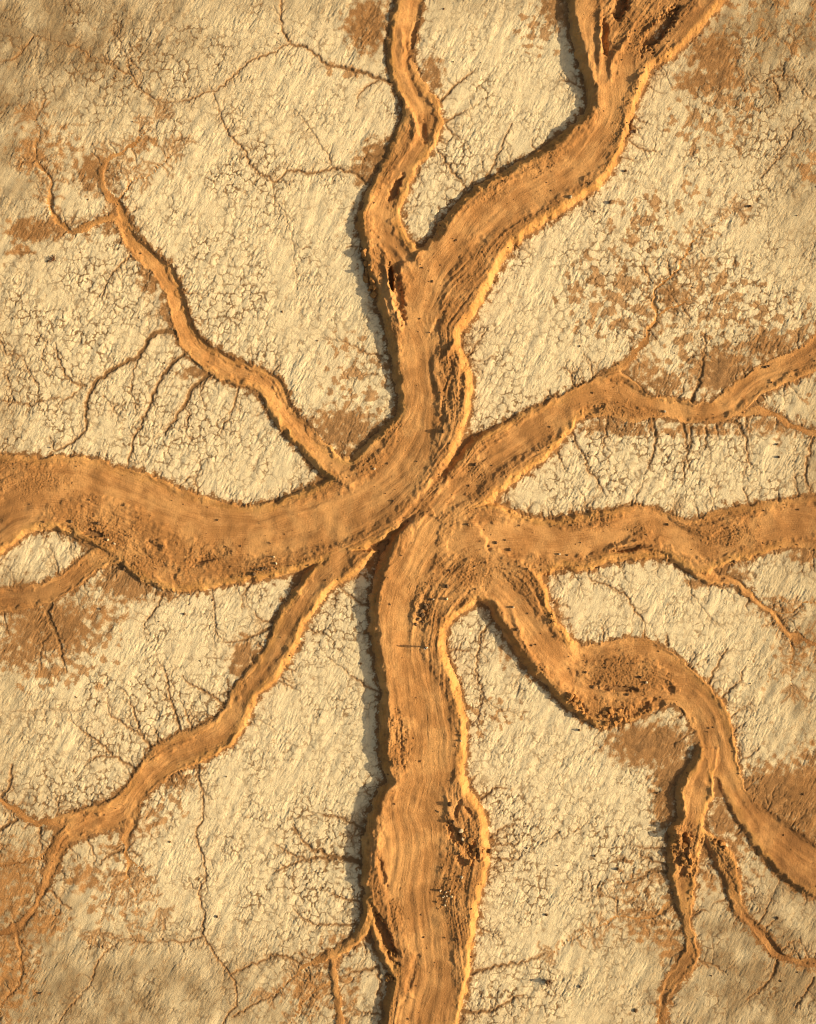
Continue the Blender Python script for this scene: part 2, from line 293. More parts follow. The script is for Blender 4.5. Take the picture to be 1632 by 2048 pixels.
for P in GUIDE:
    C = crom(np.c_[np.array(P, float), np.zeros(len(P))], 1.2)[:, :2]; t_ = np.gradient(C, axis=0); a_ = 2 * np.arctan2(t_[:, 1], t_[:, 0])
    i_ = np.rint((C[:, 0] + MG) / GS).astype(int); j_ = np.rint((C[:, 1] + MG) / GS).astype(int)
    gc[j_, i_] = np.cos(a_); gs_[j_, i_] = np.sin(a_); gw[j_, i_] = 1
T2c = blur(T2c, 4) + 3500 * blur(gc, 15); T2s = blur(T2s, 4) + 3500 * blur(gs_, 15)
c2, s2 = blur(T2c, 8.0), blur(T2s, 8.0)
TH = .5 * np.arctan2(s2, c2 + 1e-6) + .07 * noise(41, 80, .5) + .05 * noise(42, 24, .5)
VX, VY = np.cos(TH).astype(np.float32), np.sin(TH).astype(np.float32)
SEL = np.flatnonzero((blur((DSTw > .05).astype(np.float32), 3) > .02).ravel())
def lic(src, L, step=1.5, ux=None, uy=None):
    """smear noise along the flow, only where there is mud"""
    ux = VX if ux is None else ux; uy = VY if uy is None else uy
    f = src.ravel(); fx = ux.ravel(); fy = uy.ravel()
    x0 = GX.ravel()[SEL]; y0 = GY.ravel()[SEL]
    acc = f[SEL].copy()
    for sgn in (1, -1):
        x = x0.copy(); y = y0.copy(); px = fx[SEL] * sgn; py = fy[SEL] * sgn
        for k in range(int(L / step)):
            x += px * step; y += py * step
            i = np.clip((x + (MG + .5 * GS)) / GS, 0, NX - 1).astype(np.int32); j = np.clip((y + (MG + .5 * GS)) / GS, 0, NY - 1).astype(np.int32)
            kk = j * NX + i
            acc += f[kk]
            qx = fx[kk]; qy = fy[kk]
            d = np.sign(qx * px + qy * py + 1e-9).astype(np.float32)
            px = qx * d; py = qy * d
    acc -= acc.mean(); acc /= acc.std()
    out = np.zeros(NX * NY, np.float32); out[SEL] = acc
    return out.reshape(NY, NX)
ST0 = lic(noise(54, 3.4, .35), 15); PERP = lic(noise(55, 6.5, .55), 10, 1.5, -VY, VX)
ST1 = lic(noise(51, 4.5, .5), 30); ST2 = lic(noise(52, 11, .5), 66); ST3 = lic(noise(53, 26, .5), 110, 3.0)

# rough benches on the arms
ROUGH = [(905,780,30,90,0),(850,1205,30,50,-15),(945,1680,34,60,-10),(900,1780,30,60,0),(1250,1350,90,40,10),(1225,1425,80,32,0),(1370,1690,34,60,0),(200,1070,80,40,10),(270,1130,60,30,0),
 (520,1135,60,14,-12),(420,1110,60,24,-10),(790,1480,25,60,0),(740,560,22,60,0),(1180,1040,60,22,0),(1280,1060,30,16,0),(1450,1070,60,25,-10),(940,1140,60,40,0),(1060,1150,60,30,0),(1080,330,60,20,-25),(990,380,50,20,-35),(1250,250,22,60,15),
 (1240,820,70,18,5),(770,860,30,30,0),(730,930,40,20,-20),(1290,70,60,40,-40),(1440,1720,30,60,-20),(780,1850,20,70,15),(80,960,60,25,0),(950,940,30,30,0)]
RG = np.zeros((NY, NX), np.float32)
for x, y, a, b, an in ROUGH: RG = np.maximum(RG, sst(-(ell(x, y, a, b, an) + .22 * wob1), -1.25, -.5))
# the smooth, scoured thread that runs along each arm; everything beside it is rough bench
BED = [([(858,1050,40),(835,1110,70),(800,1200,84),(798,1300,96),(838,1400,110),(868,1480,92),(852,1560,108),(830,1650,128),(826,1740,112),(850,1830,100),(866,1920,86),(858,2050,120),(855,2300,120)]),
 ([(-300,1080,90),(0,1045,90),(60,992,84),(160,958,70),(260,972,70),(370,1030,80),(500,1062,100),(650,1042,100),(760,992,90),(826,900,84),(836,750,80),(848,600,70),(905,490,70),(1010,418,74),(1120,352,74),(1195,290,64),(1218,200,56),(1200,110,50),(1165,40,60),(1150,-260,60)]),
 ([(1235,190,40),(1262,130,36),(1330,80,30),(1400,45,50),(1480,-60,60)]),([(1240,130,24),(1275,75,26),(1340,20,40),(1400,-60,40)]),
 ([(960,1150,50),(1010,1190,50),(1050,1240,56),(1100,1300,60),(1180,1305,36),(1260,1295,34),(1325,1312,40),(1385,1375,50),(1425,1450,66),(1450,1545,60),(1495,1630,64),(1560,1690,76),(1640,1745,90),(1900,1880,90)]),
 ([(1090,1300,40),(1140,1360,34),(1220,1388,20),(1300,1390,26),(1360,1400,40),(1415,1440,50)]),
 ([(930,1085,70),(1040,1075,70),(1150,1085,56),(1230,1062,48),(1290,1035,44),(1350,1075,50),(1420,1095,44),(1500,1062,56),(1632,1040,70),(1900,1030,70)]),
 ([(880,1010,40),(950,950,50),(1010,900,54),(1100,842,60),(1180,795,56),(1240,785,40),(1320,815,30),(1400,822,34),(1450,808,40),(1520,755,44),(1632,695,56),(1900,600,60)]),
 ([(822,0,60),(805,60,44),(795,120,40),(820,190,44),(850,235,36),(840,300,34),(800,360,34),(765,410,40),(770,470,36),(810,525,34),(838,580,30)]),([(750,470,14),(760,540,12),(785,630,12)]),
 ([(680,1120,50),(620,1190,40),(570,1270,50),(530,1350,50),(470,1440,50),(390,1500,40),(300,1550,44),(220,1640,50),(150,1650,40)]),
 ([(340,1150,34),(260,1112,26),(200,1118,28),(130,1165,34),(50,1195,36),(-200,1215,36)]),
 ([(255,470,20),(310,530,26),(350,610,26),(380,690,28),(450,735,26),(520,765,26),(570,830,30),(620,890,32),(680,930,30),(760,890,20)]),
 ([(1395,1540,50),(1390,1610,50),(1375,1660,20),(1362,1700,14),(1362,1770,30),(1375,1860,20),(1370,1920,30),(1325,2000,20)]),([(1420,1680,14),(1455,1760,20),(1490,1830,14),(1550,1905,14)])]
CORE = np.zeros((NY, NX), np.float32)
for P in BED:
    C = crom(np.array(P, float), 5.0)
    for x, y, w_ in C:
        sl_ = win(x, y, w_ * .62 + 6)
        d_ = np.hypot(SX[sl_] - x, SY[sl_] - y) + 2.5 * wob1[sl_]
        CORE[sl_] = np.maximum(CORE[sl_], 1 - np.clip((d_ - w_ * .40) / (w_ * .14 + 3), 0, 1))
CORE = CORE * CORE * (3 - 2 * CORE)
BENCH = (1 - CORE) * sst(DSTw, 6, 14)
lump = noise(61, 9, .5); lump2 = noise(62, 5, .4)
core = sst(DSTw, 3, 14)
STL = lic(noise(56, 4.0, .4), 75)
brk = np.clip(.55 + .5 * noise(65, 28, .6), 0, 1.5)
pm = np.clip(.6 + .5 * noise(64, 60, .6), .1, 1.6)
line_ = np.minimum(np.maximum(STL + .25 * ST2 - 1.05, 0), 1.3) * np.clip(.75 + .5 * noise(68, 40, .6), .1, 1.3)
HT += MUD * ((.006 * ST0 + .006 * ST1 * inside) * brk + .007 * ST2 * core * pm + .020 * ST3 * core + (.004 + .016 * BENCH) * noise(66, 15, .5) * inside + .016 * ST2 * BENCH + .004 * lump2 + .004 * STL * core - .014 * line_ * core)
RG = np.maximum(RG, .5 * BENCH * np.clip(.8 + .5 * noise(69, 50, .6), 0, 1.6)); HT -= MUD * .15 * CORE * inside
HT += MUD * RG * (.016 * lump + .014 * lump2 + .016 * ST1 + .03 * np.minimum(np.abs(noise(67, 13, .6)), 1.5)) * inside
rib = np.abs(noise(63, 8, .4)) 
flank = MUD * (1 - core)
gx_ = np.gradient(blur(RAW, 3.0), axis=1)
westw = sst(gx_, .01, .06)
HT += MUD * sst(-DSTw, -26, -8) * np.clip(DSTw / 3, 0, 1) * np.minimum(PERP, 1.0) * (.004 + .030 * westw) * brk * np.clip(np.abs(RAW) / .8, .15, 1)
MUD = sst(DSTw + .7 * PERP * sst(DSTw, .05, .8), .4, 2.2) * (1 - CLAYF)
HT += flank * (-.008 * rib + .005 * lump2) * np.clip(DSTw / 4, 0, 1)
HT += MUD * inside * .005 * lump2

# inner crests: low ridgelets that catch the sun
CREST = [([(914,680),(900,700),(880,728)],6,.5),([(771,512),(775,560),(785,605),(801,662)],6,.55),([(1197,30),(1199,70),(1196,120),(1194,150)],6,.5),([(1262,60),(1245,95),(1225,120),(1215,170)],6,.5),([(1350,28),(1310,50),(1275,78)],6,.45),
 ([(802,70),(806,98),(801,118)],5,.35),([(800,195),(825,235),(832,262),(822,290)],6,.4),([(1240,745),(1270,762),(1298,788)],6,.5),([(1215,1098),(1250,1086),(1290,1085)],5,.45),([(1075,1160),(1100,1215),(1140,1275)],7,.35),
 ([(840,1185),(828,1225),(824,1270)],5,.3),([(1020,1215),(1040,1270),(1070,1320)],5,.3),([(760,1640),(752,1700),(756,1750)],7,.35),([(889,1570),(900,1640),(920,1700)],6,.35),([(1400,1560),(1428,1590),(1408,1640)],6,.3),([(700,1110),(760,1078),(818,1030)],5,.25),
 ([(1165,1370),(1215,1378),(1260,1390)],5,.3),([(1395,1730),(1388,1780),(1382,1840)],4,.3),([(1395,1855),(1397,1900)],4,.3),([(752,1830),(760,1870),(775,1915)],5,.5),([(740,1800),(728,1850)],6,.4),([(880,700),(868,740),(880,800)],5,.25),([(905,740),(890,800),(900,860)],5,.25),([(1300,150),(1260,170)],5,.4),
 ([(560,1165),(600,1190),(575,1230)],5,.15),([(80,1062),(40,1080),(0,1105)],5,.2),([(1010,420),(960,470),(900,560)],7,.15),([(965,450),(930,500)],5,.12),([(830,560),(790,500),(775,490)],5,.2)]
for P, w, h in CREST:
    C = crom(np.c_[np.array(P, float), np.zeros(len(P))], 1.0)[:, :2]
    for q, (x, y) in enumerate(C):
        pass
    lo = C.min(0) - 3 * w; hi = C.max(0) + 3 * w
    i0, j0 = int((lo[0] + MG) / GS), int((lo[1] + MG) / GS); i1, j1 = int((hi[0] + MG) / GS) + 1, int((hi[1] + MG) / GS) + 1
    sl = (slice(max(j0, 0), j1), slice(max(i0, 0), i1))
    gx, gy = SX[sl], SY[sl]
    d2 = np.full(gx.shape, 1e9, np.float32); uu = np.zeros(gx.shape, np.float32)
    for q, (x, y) in enumerate(C[::2]):
        dd = (gx - x) ** 2 + (gy - y) ** 2
        m = dd < d2; d2[m] = dd[m]; uu[m] = q / max(1, len(C[::2]) - 1)
    HT[sl] += h * np.exp(-np.abs(np.sqrt(d2) / w) ** 1.6) * np.sin(math.pi * np.clip(uu, .06, .94)) ** .5 * inside[sl]

# ------------------------------------------------------------------ rills and long cracks in the clay
RILL = [
 ([(203,333),(193,310),(183,285)],3,1),
 ([(784,163),(757,157),(724,145),(687,135),(657,128),(634,112),(611,93),(581,87),(564,53),(561,20),(564,-60)],6,2.2),
 ([(757,160),(727,180),(714,200),(711,222)],3.5,1.5),
 ([(581,87),(564,93),(544,105),(500,123),(467,150),(437,177),(413,185),(383,197),(350,203),(323,203),(300,190),(277,173),(263,150),(240,140),(213,120),(180,113),(160,97),(133,88),(93,77),(70,73),(50,97),(27,117),(-40,130)],2.6,2.2),
 ([(427,187),(437,217),(447,247),(463,277),(490,300),(503,330),(544,360),(564,353),(587,340),(624,347),(667,337),(691,343),(711,347),(731,367)],2,5),
 ([(667,337),(654,307),(634,280),(607,237),(587,217)],2.4,1.4),([(544,362),(550,400),(566,420),(575,440),(585,480),(591,532),(594,579)],1.6,1.3),
 ([(263,150),(255,118),(243,95),(235,75),(222,60)],2.2,1.6),([(240,140),(215,128),(205,110)],2.2,1.5),([(277,173),(284,160),(281,140),(262,125),(243,98)],2.2,1.8),
 ([(881,203),(904,177),(927,157),(951,137)],5,2),([(887,247),(914,230),(937,220),(957,207)],4,1.6),([(891,250),(907,267),(934,283)],3.4,1.6),
 ([(874,300),(891,317),(904,343),(921,360),(934,380)],3,3.6),([(1024,247),(1007,283),(987,327),(974,353)],2,3),([(934,380),(945,365),(950,345)],3,1.5),
 ([(1545,153),(1555,183),(1558,207)],3,2),([(1545,153),(1581,153),(1601,173),(1618,193),(1650,200)],2.4,2),([(1521,357),(1545,330),(1565,300),(1581,273),(1605,240)],2.4,2),([(1545,153),(1520,165),(1490,160)],2,1.4),
 ([(1258,280),(1278,297),(1301,303),(1330,300)],3.4,1.5),([(1268,235),(1290,245),(1305,250)],3,1.4),
 ([(260,512),(233,535),(217,562),(203,599)],4.4,2),
 ([(350,665),(330,662),(310,665),(297,679),(277,712),(247,725),(217,745),(187,772),(173,805),(173,845),(168,865),(143,885),(113,902)],10,3),
 ([(417,750),(397,765),(377,789),(367,815),(343,845),(330,872)],9,2.6),([(367,709),(350,722),(323,755),(310,782),(293,822),(280,852),(267,885),(257,925),(253,942)],6,3.4),
 ([(477,775),(467,812),(450,845),(437,872)],3.6,1.8),([(413,755),(403,785),(408,812)],3.4,1.8),([(367,815),(378,830),(372,860),(385,885)],3,1.8),([(293,689),(273,725),(263,772),(273,825)],3,2),
 ([(-20,670),(0,682),(13,709),(43,712),(57,742),(77,769)],2.4,2.4),([(110,685),(123,732),(147,765),(173,772)],2.4,3),([(-20,796),(0,799),(30,805),(70,809),(110,795),(140,795),(167,769)],2.4,2.6),([(207,792),(230,822),(237,845)],2.4,1.6),([(113,902),(100,875)],3,2),([(70,660),(90,690),(85,720),(105,745)],2.2,2),([(43,712),(20,740),(15,770),(30,805)],2,2),
 ([(764,712),(731,705),(691,685),(644,675)],3.4,1.4),([(934,715),(944,702),(967,669),(975,655)],4,1.6),([(755,748),(720,752),(690,765)],3,1.3),
 ([(1145,865),(1155,892),(1168,912),(1175,939),(1195,962),(1211,992)],3.4,2.4),([(1305,837),(1311,862),(1310,895),(1301,925),(1288,949)],6,2),([(1365,847),(1371,872),(1375,902),(1368,932),(1368,965)],5,2),([(1381,855),(1383,885),(1376,905)],4.4,2.4),([(1375,918),(1383,940)],2.6,1.5),
 ([(1471,843),(1488,865),(1495,885),(1495,912),(1498,925)],6,2.4),([(1498,925),(1513,935)],2.5,1.4),([(1497,905),(1490,930),(1496,960)],2.5,1.5),([(1411,857),(1413,880),(1408,900)],4,1.6),([(1432,850),(1438,880)],4,1.6),
 ([(1382,803),(1391,785),(1405,739),(1410,699),(1411,659)],7,2),([(1628,870),(1618,902),(1611,945),(1621,985)],5,3),([(1215,834),(1211,872),(1205,905)],5,1.6),([(1115,905),(1131,940)],3.4,1.6),
 ([(1365,615),(1385,642)],3.4,1.6),([(1288,532),(1308,569)],4,1.6),([(1341,548),(1335,512)],4,1.6),([(1405,460),(1400,475)],2,1),
 ([(327,1177),(317,1211),(293,1241),(288,1260)],4.6,1.6),([(423,1177),(430,1224),(433,1264),(447,1281)],2.4,2),([(544,1254),(510,1271),(477,1284),(443,1284)],6,2),([(546,1247),(517,1237),(510,1222)],4.4,1.8),
 ([(103,1191),(97,1231),(113,1267),(123,1307),(133,1344)],9,2.6),([(103,1264),(83,1297),(80,1344)],4,1.8),
 ([(360,1459),(350,1424),(337,1377),(330,1344),(313,1317)],5,1.8),([(449,1408),(423,1391),(377,1367),(365,1352)],5,1.8),([(305,1496),(283,1471),(273,1437),(262,1410),(250,1381)],5,1.8),([(283,1471),(250,1451),(220,1424),(213,1395)],3.6,1.8),([(268,1536),(230,1514),(200,1484),(163,1461),(140,1441)],5,1.8),([(230,1514),(193,1514),(167,1534)],3.6,2),([(323,1483),(307,1454)],4,1.6),([(383,1456),(370,1420),(365,1400)],3.6,1.6),([(340,1400),(322,1385)],2.5,1.4),
 ([(20,1424),(73,1421),(133,1421),(173,1421)],1.7,1.7),
 ([(756,1214),(724,1207),(701,1191),(677,1172)],5,3),([(761,1386),(731,1371),(694,1344),(664,1321)],4,1.4),([(757,1400),(731,1407)],3,1.6),([(717,1112),(724,1141)],3,3.4),
 ([(984,1242),(964,1271),(954,1324),(954,1357),(967,1394),(954,1437),(940,1450)],3.2,2),([(967,1394),(1001,1421),(1057,1424)],2,1.4),([(894,1314),(914,1318),(925,1308)],3,1.5),([(557,1361),(601,1384)],3,1.4),([(619,1257),(640,1268),(660,1252)],3,1.4),
 ([(1178,1139),(1181,1157),(1221,1174),(1248,1187),(1268,1217),(1288,1244),(1288,1274)],3,2.6),([(1375,1144),(1381,1177),(1401,1211),(1438,1251)],2,1.3),([(1417,1366),(1435,1331),(1455,1297)],5,2),([(1443,1396),(1475,1364),(1490,1332)],4,1.6),([(1335,1290),(1333,1271)],6,2.6),([(1468,1464),(1485,1448)],4,1.5),
 ([(390,1500),(393,1536),(405,1586),(405,1636),(392,1669),(403,1703),(412,1753),(400,1789),(407,1836),(408,1873),(433,1913),(460,1949),(473,1973),(470,2009),(447,2046),(430,2090)],2.6,3.2),([(408,1873),(360,1886),(340,1880),(287,1886),(262,1880),(237,1883),(200,1919),(180,1969),(140,2013),(110,2060)],2.4,2.2),
 ([(460,1949),(493,1936),(544,1914),(577,1916),(606,1932)],3,5),([(467,2033),(500,2013),(544,1993),(560,1985)],3,4),([(407,1586),(423,1599)],2.5,1.6),([(396,1530),(400,1560),(410,1590)],4,2),
 ([(23,1530),(20,1569),(3,1593)],5,5),([(33,1640),(0,1659),(-30,1680)],6,6),([(80,1654),(82,1699)],5,2.4),([(173,1676),(193,1716)],4,1.8),([(248,1699),(213,1713),(197,1733)],6,1.8),([(103,1783),(123,1803),(143,1819)],4,1.8),
 ([(728,1728),(697,1719),(671,1716),(641,1703),(621,1696),(597,1669),(585,1650)],10,2),([(671,1718),(634,1716),(611,1719),(577,1733),(544,1749)],6,2),([(611,1719),(587,1709),(544,1686)],4,1.6),([(730,1659),(704,1646),(677,1636),(621,1623)],5,1.6),([(714,1655),(697,1679)],3.4,1.6),([(741,1592),(725,1575)],4,1.4),([(716,1803),(684,1796),(654,1779)],4,1.5),([(714,1849),(651,1849),(617,1843),(587,1819)],5,1.6),([(684,1953),(717,1943),(757,1933)],3,6),([(757,1930),(762,1969),(754,1989)],4,3.6),([(763,2030),(717,2023),(700,2010)],4.4,1.6),
 ([(939,1568),(957,1546)],4.4,1.8),([(962,1598),(991,1579),(1017,1576)],5,1.6),([(979,1675),(1004,1659),(1037,1648)],4.4,1.6),([(980,1690),(1027,1686),(1055,1680)],4.4,1.6),([(980,1716),(1031,1719),(1045,1702)],4.4,1.6),([(936,1951),(977,1936),(1024,1926),(1067,1919),(1090,1905)],6,1.8),([(926,2023),(971,2023),(1001,2013),(1037,1993),(1060,1995)],7,2),([(950,1853),(977,1863),(1005,1870)],4.4,1.6),
 ([(1334,1696),(1295,1696),(1255,1689)],5,1.6),([(1334,1731),(1295,1719),(1275,1705)],5,1.6),([(1335,1746),(1301,1743),(1268,1763),(1228,1769)],7,1.6),([(1235,1833),(1233,1812),(1221,1793),(1171,1783)],3,1.5),([(1480,1766),(1515,1773)],4,1.5),([(1399,1923),(1421,1926),(1455,1949)],4,1.5),([(1555,1921),(1548,1940),(1538,1963),(1495,1999)],6,2),([(1525,1861),(1555,1836)],4,1.5),([(1628,1956),(1591,2016)],3.4,3),([(1148,1663),(1185,1643)],2,1.4),([(1080,1690),(1120,1663)],2,2),([(1565,1900),(1590,1880)],4,1.5),
]
RB = random.Random(3)
RP = []                                      # (x, y, half width)
FUZZ = [0.0]
def walk(P, w0, w1, jit=1.6):
    C = crom(np.c_[np.array(P, float), np.zeros(len(P))], .7)[:, :2]
    n = len(C); r = np.random.default_rng(int(P[0][0] * 7 + P[0][1] * 13) & 0xffff)
    def wob(sc_):
        m = max(4, int(n * .7 / sc_) + 3); return np.interp(np.linspace(0, m - 1, n), np.arange(m), r.standard_normal(m))
    T = np.gradient(C, axis=0); T /= np.maximum(np.hypot(T[:, 0], T[:, 1]), 1e-6)[:, None]
    o = (jit * wob(9) + .8 * jit * wob(3.5)) * np.sin(np.linspace(0, math.pi, n)) ** .4
    C = C + np.c_[-T[:, 1], T[:, 0]] * o[:, None]
    w = np.linspace(w0, w1, n) * (1 + .18 * wob(6))
    for q in range(n): RP.append((C[q, 0], C[q, 1], max(.5, w[q] * .48), FUZZ[0]))
    return C
def sprout(x, y, ang, L, w, depth=0):
    P = [(x, y)]; a = ang
    n = max(2, int(L / 5)); 
    for k in range(n):
        a += RB.gauss(0, .38); a += (ang - a) * .25
        x += 5 * math.cos(a); y += 5 * math.sin(a); P.append((x, y))
        if depth < 2 and RB.random() < (.28 if depth == 0 else .18) and k > 0:
            sprout(x, y, a + RB.choice((-1, 1)) * RB.uniform(.5, 1.1), L * (1 - k / n) * RB.uniform(.4, .8) + 6, max(1.0, w * .7), depth + 1)
    walk(P, w, max(.8, w * .45), .7)
for P, w0, w1 in RILL:
    C = walk(P, w0, w1)
    for q in range(12, len(C) - 8, 14):
        if RB.random() < .8:
            t_ = C[min(q + 4, len(C) - 1)] - C[q - 4]
            a = math.atan2(t_[1], t_[0]) + RB.choice((-1, 1)) * RB.uniform(.6, 1.25)
            sprout(C[q][0], C[q][1], a, RB.uniform(8, 34), min(1.8, .55 * (w0 + w1) / 2 + .5), 1)
hairy = noise(74, 90, .6)
for x, y, nx_, ny_, w in EDGES:
    if -40 < x < 1670 and -40 < y < 2090 and w > 6 and RB.random() < (.6 if sample(hairy, np.array([x]), np.array([y]))[0] > .45 else .10):
        if sample(DSTw, np.array([x + nx_ * 9]), np.array([y + ny_ * 9]))[0] > .3: continue
        sprout(x - nx_ * 2, y - ny_ * 2, math.atan2(ny_, nx_) + RB.gauss(0, .35), min(60, 8 + RB.expovariate(1 / 15.)), RB.uniform(1.5, 3.6))
FUZZ[0] = 1.0
for x, y, nx_, ny_, w in EDGES:
    if -40 < x < 1670 and -40 < y < 2090 and w < 15 and RB.random() < .55:
        if sample(DSTw, np.array([x + nx_ * 7]), np.array([y + ny_ * 7]))[0] > .3: continue
        sprout(x - nx_ * 2, y - ny_ * 2, math.atan2(ny_, nx_) + RB.gauss(0, .5), min(42, 7 + RB.expovariate(1 / 11.)), RB.uniform(1.0, 2.0))
for S in ARMS:
    tip = S[-1]
    if np.hypot(tip[0] - tip[3], tip[1] - tip[4]) < 4.5 and -20 < tip[0] < 1650 and -20 < tip[1] < 2070:
        d_ = (S[-1] - S[-3])[:2]; a0 = math.atan2(d_[1], d_[0])
        for q in range(9): sprout(tip[0], tip[1], a0 + RB.uniform(-1.1, 1.1), RB.uniform(12, 46), RB.uniform(1.0, 2.2))
RP = np.array(RP, np.float32)
CRK = np.zeros(NY * NX, np.float32); SOILR = np.zeros(NY * NX, np.float32)
RP = RP[(RP[:, 0] > -MG + 12) & (RP[:, 0] < 1632 + MG - 12) & (RP[:, 1] > -MG + 12) & (RP[:, 1] < 2048 + MG - 12)]
bx = np.rint((RP[:, 0] + MG) / GS).astype(int); by = np.rint((RP[:, 1] + MG) / GS).astype(int)
for dj in range(-5, 6):
    for di in range(-5, 6):
        d = np.hypot((bx + di) * GS - MG - RP[:, 0], (by + dj) * GS - MG - RP[:, 1])
        k = (by + dj) * NX + bx + di
        m = d < RP[:, 2] + 1.2
        np.maximum.at(CRK, k[m], np.clip((RP[m, 2] + .9 - d[m]) / 1.5, 0, 1) * np.clip(.48 + .17 * RP[m, 2], 0, 1.05) * (1 - .4 * RP[m, 3]))
        m = (d < 7) & ((RP[:, 2] > 1.1) | (RP[:, 3] > .5))
        np.maximum.at(SOILR, k[m], np.clip(1 - d[m] / (2.2 * RP[m, 2] + 1.5 + 1.6 * RP[m, 3]), 0, 1))
CRK = CRK.reshape(NY, NX); SOILR = SOILR.reshape(NY, NX)

# ------------------------------------------------------------------ mud-crack polygons
def voronoi(cell, seed, jx, jy):
    r = np.random.default_rng(seed)
    x = (GX + jx + MG + 50) / cell; y = (GY + jy + MG + 50) / cell
    ci = np.floor(x).astype(np.int32); cj = np.floor(y).astype(np.int32)
    ni, nj = ci.max() + 4, cj.max() + 4
    rx = (.08 + .84 * r.random((nj, ni))).astype(np.float32); ry = (.08 + .84 * r.random((nj, ni))).astype(np.float32); rid = r.random((nj, ni)).astype(np.float32)
    f1 = np.full(x.shape, 9., np.float32); f2 = f1.copy(); idv = np.zeros(x.shape, np.float32)
    for b in (-1, 0, 1):
        for a in (-1, 0, 1):
            I = np.clip(ci + a, 0, ni - 1); J = np.clip(cj + b, 0, nj - 1)
            d = np.hypot(ci + a + rx[J, I] - x, cj + b + ry[J, I] - y).astype(np.float32)
            m = d < f1
            f2 = np.where(m, f1, np.minimum(f2, d)); idv = np.where(m, rid[J, I], idv); f1 = np.where(m, d, f1)
    return (f2 - f1) * cell, idv
CELLR = [(270,140,150,90),(90,720,150,130),(450,610,90,120),(930,350,60,90),(320,1430,150,90),(1320,910,200,70),(640,1760,130,170),(1520,230,90,150),(500,350,70,90),(1280,560,140,110),(660,1250,60,90),(1480,620,120,110),(220,560,100,100),(360,840,140,90),(950,1400,30,140),(1250,1740,110,110),(150,1590,140,70),(1030,1690,90,120),(990,1990,110,70),(900,760,110,110)]
CELLW = np.zeros((NY, NX), np.float32)
for x, y, a, b in CELLR: CELLW = np.maximum(CELLW, np.exp(-.8 * ell(x, y, a, b, 0) ** 2))
reg = noise(71, 120, .6)
CELLW = np.clip(.33 + .68 * CELLW + .2 * reg, .08, 1.05)
v1, id1 = voronoi(17, 5, 1.5 * ww[0] + 1.0 * ww[2] + .35 * ww[4], 1.5 * ww[1] + 1.0 * ww[3] + .35 * ww[5])
v2, id2 = voronoi(9, 6, .8 * ww[3] + .3 * ww[5], .8 * ww[2] + .3 * ww[4])
gate1 = sst(noise(72, 34, .5), -1.5, .1); gate2 = sst(noise(73, 22, .5), -.3, .8)
c1 = 1.1 * sst(-v1, -3.4, -1.2) * gate1 * CELLW; c2_ = sst(-v2, -3.0, -1.0) * gate2 * np.clip(CELLW * .75, 0, .7)
CELL = np.maximum(c1, c2_ * .75)
clay = 1 - MUD
CR = np.maximum(CRK, CELL) * clay
# surface of the clay: wind-combed pits and wrinkles
comb = noise(81, 9, .45, -60, 4.5); comb2 = noise(82, 6, .45, -60, 3.0); wr = noise(83, 5.0, .45); wr2 = noise(84, 9, .5); fine = noise(85, 3.6, .3)
big = noise(86, 34, .5, -60, 2.6)
rough_c = np.clip(1 + .4 * noise(87, 140, .7), .4, 1.9)
dom = np.clip(v1 / 6, 0, 1) * CELLW
dimple = -np.maximum(comb + .35 * big - .75, 0)
HC = rough_c * (.012 * comb + .026 * dimple + .007 * comb2 + .0055 * wr + .0075 * fine) + .03 * big + .02 * dom
HC -= .045 * np.minimum(CELL, 1) + .13 * CRK
pit = np.maximum(noise(88, 6, .4) - 2.5, 0); HC -= .07 * pit
HT = HT * 1.0 + HC * clay + MUD * .03 * noise(89, 60, .6)

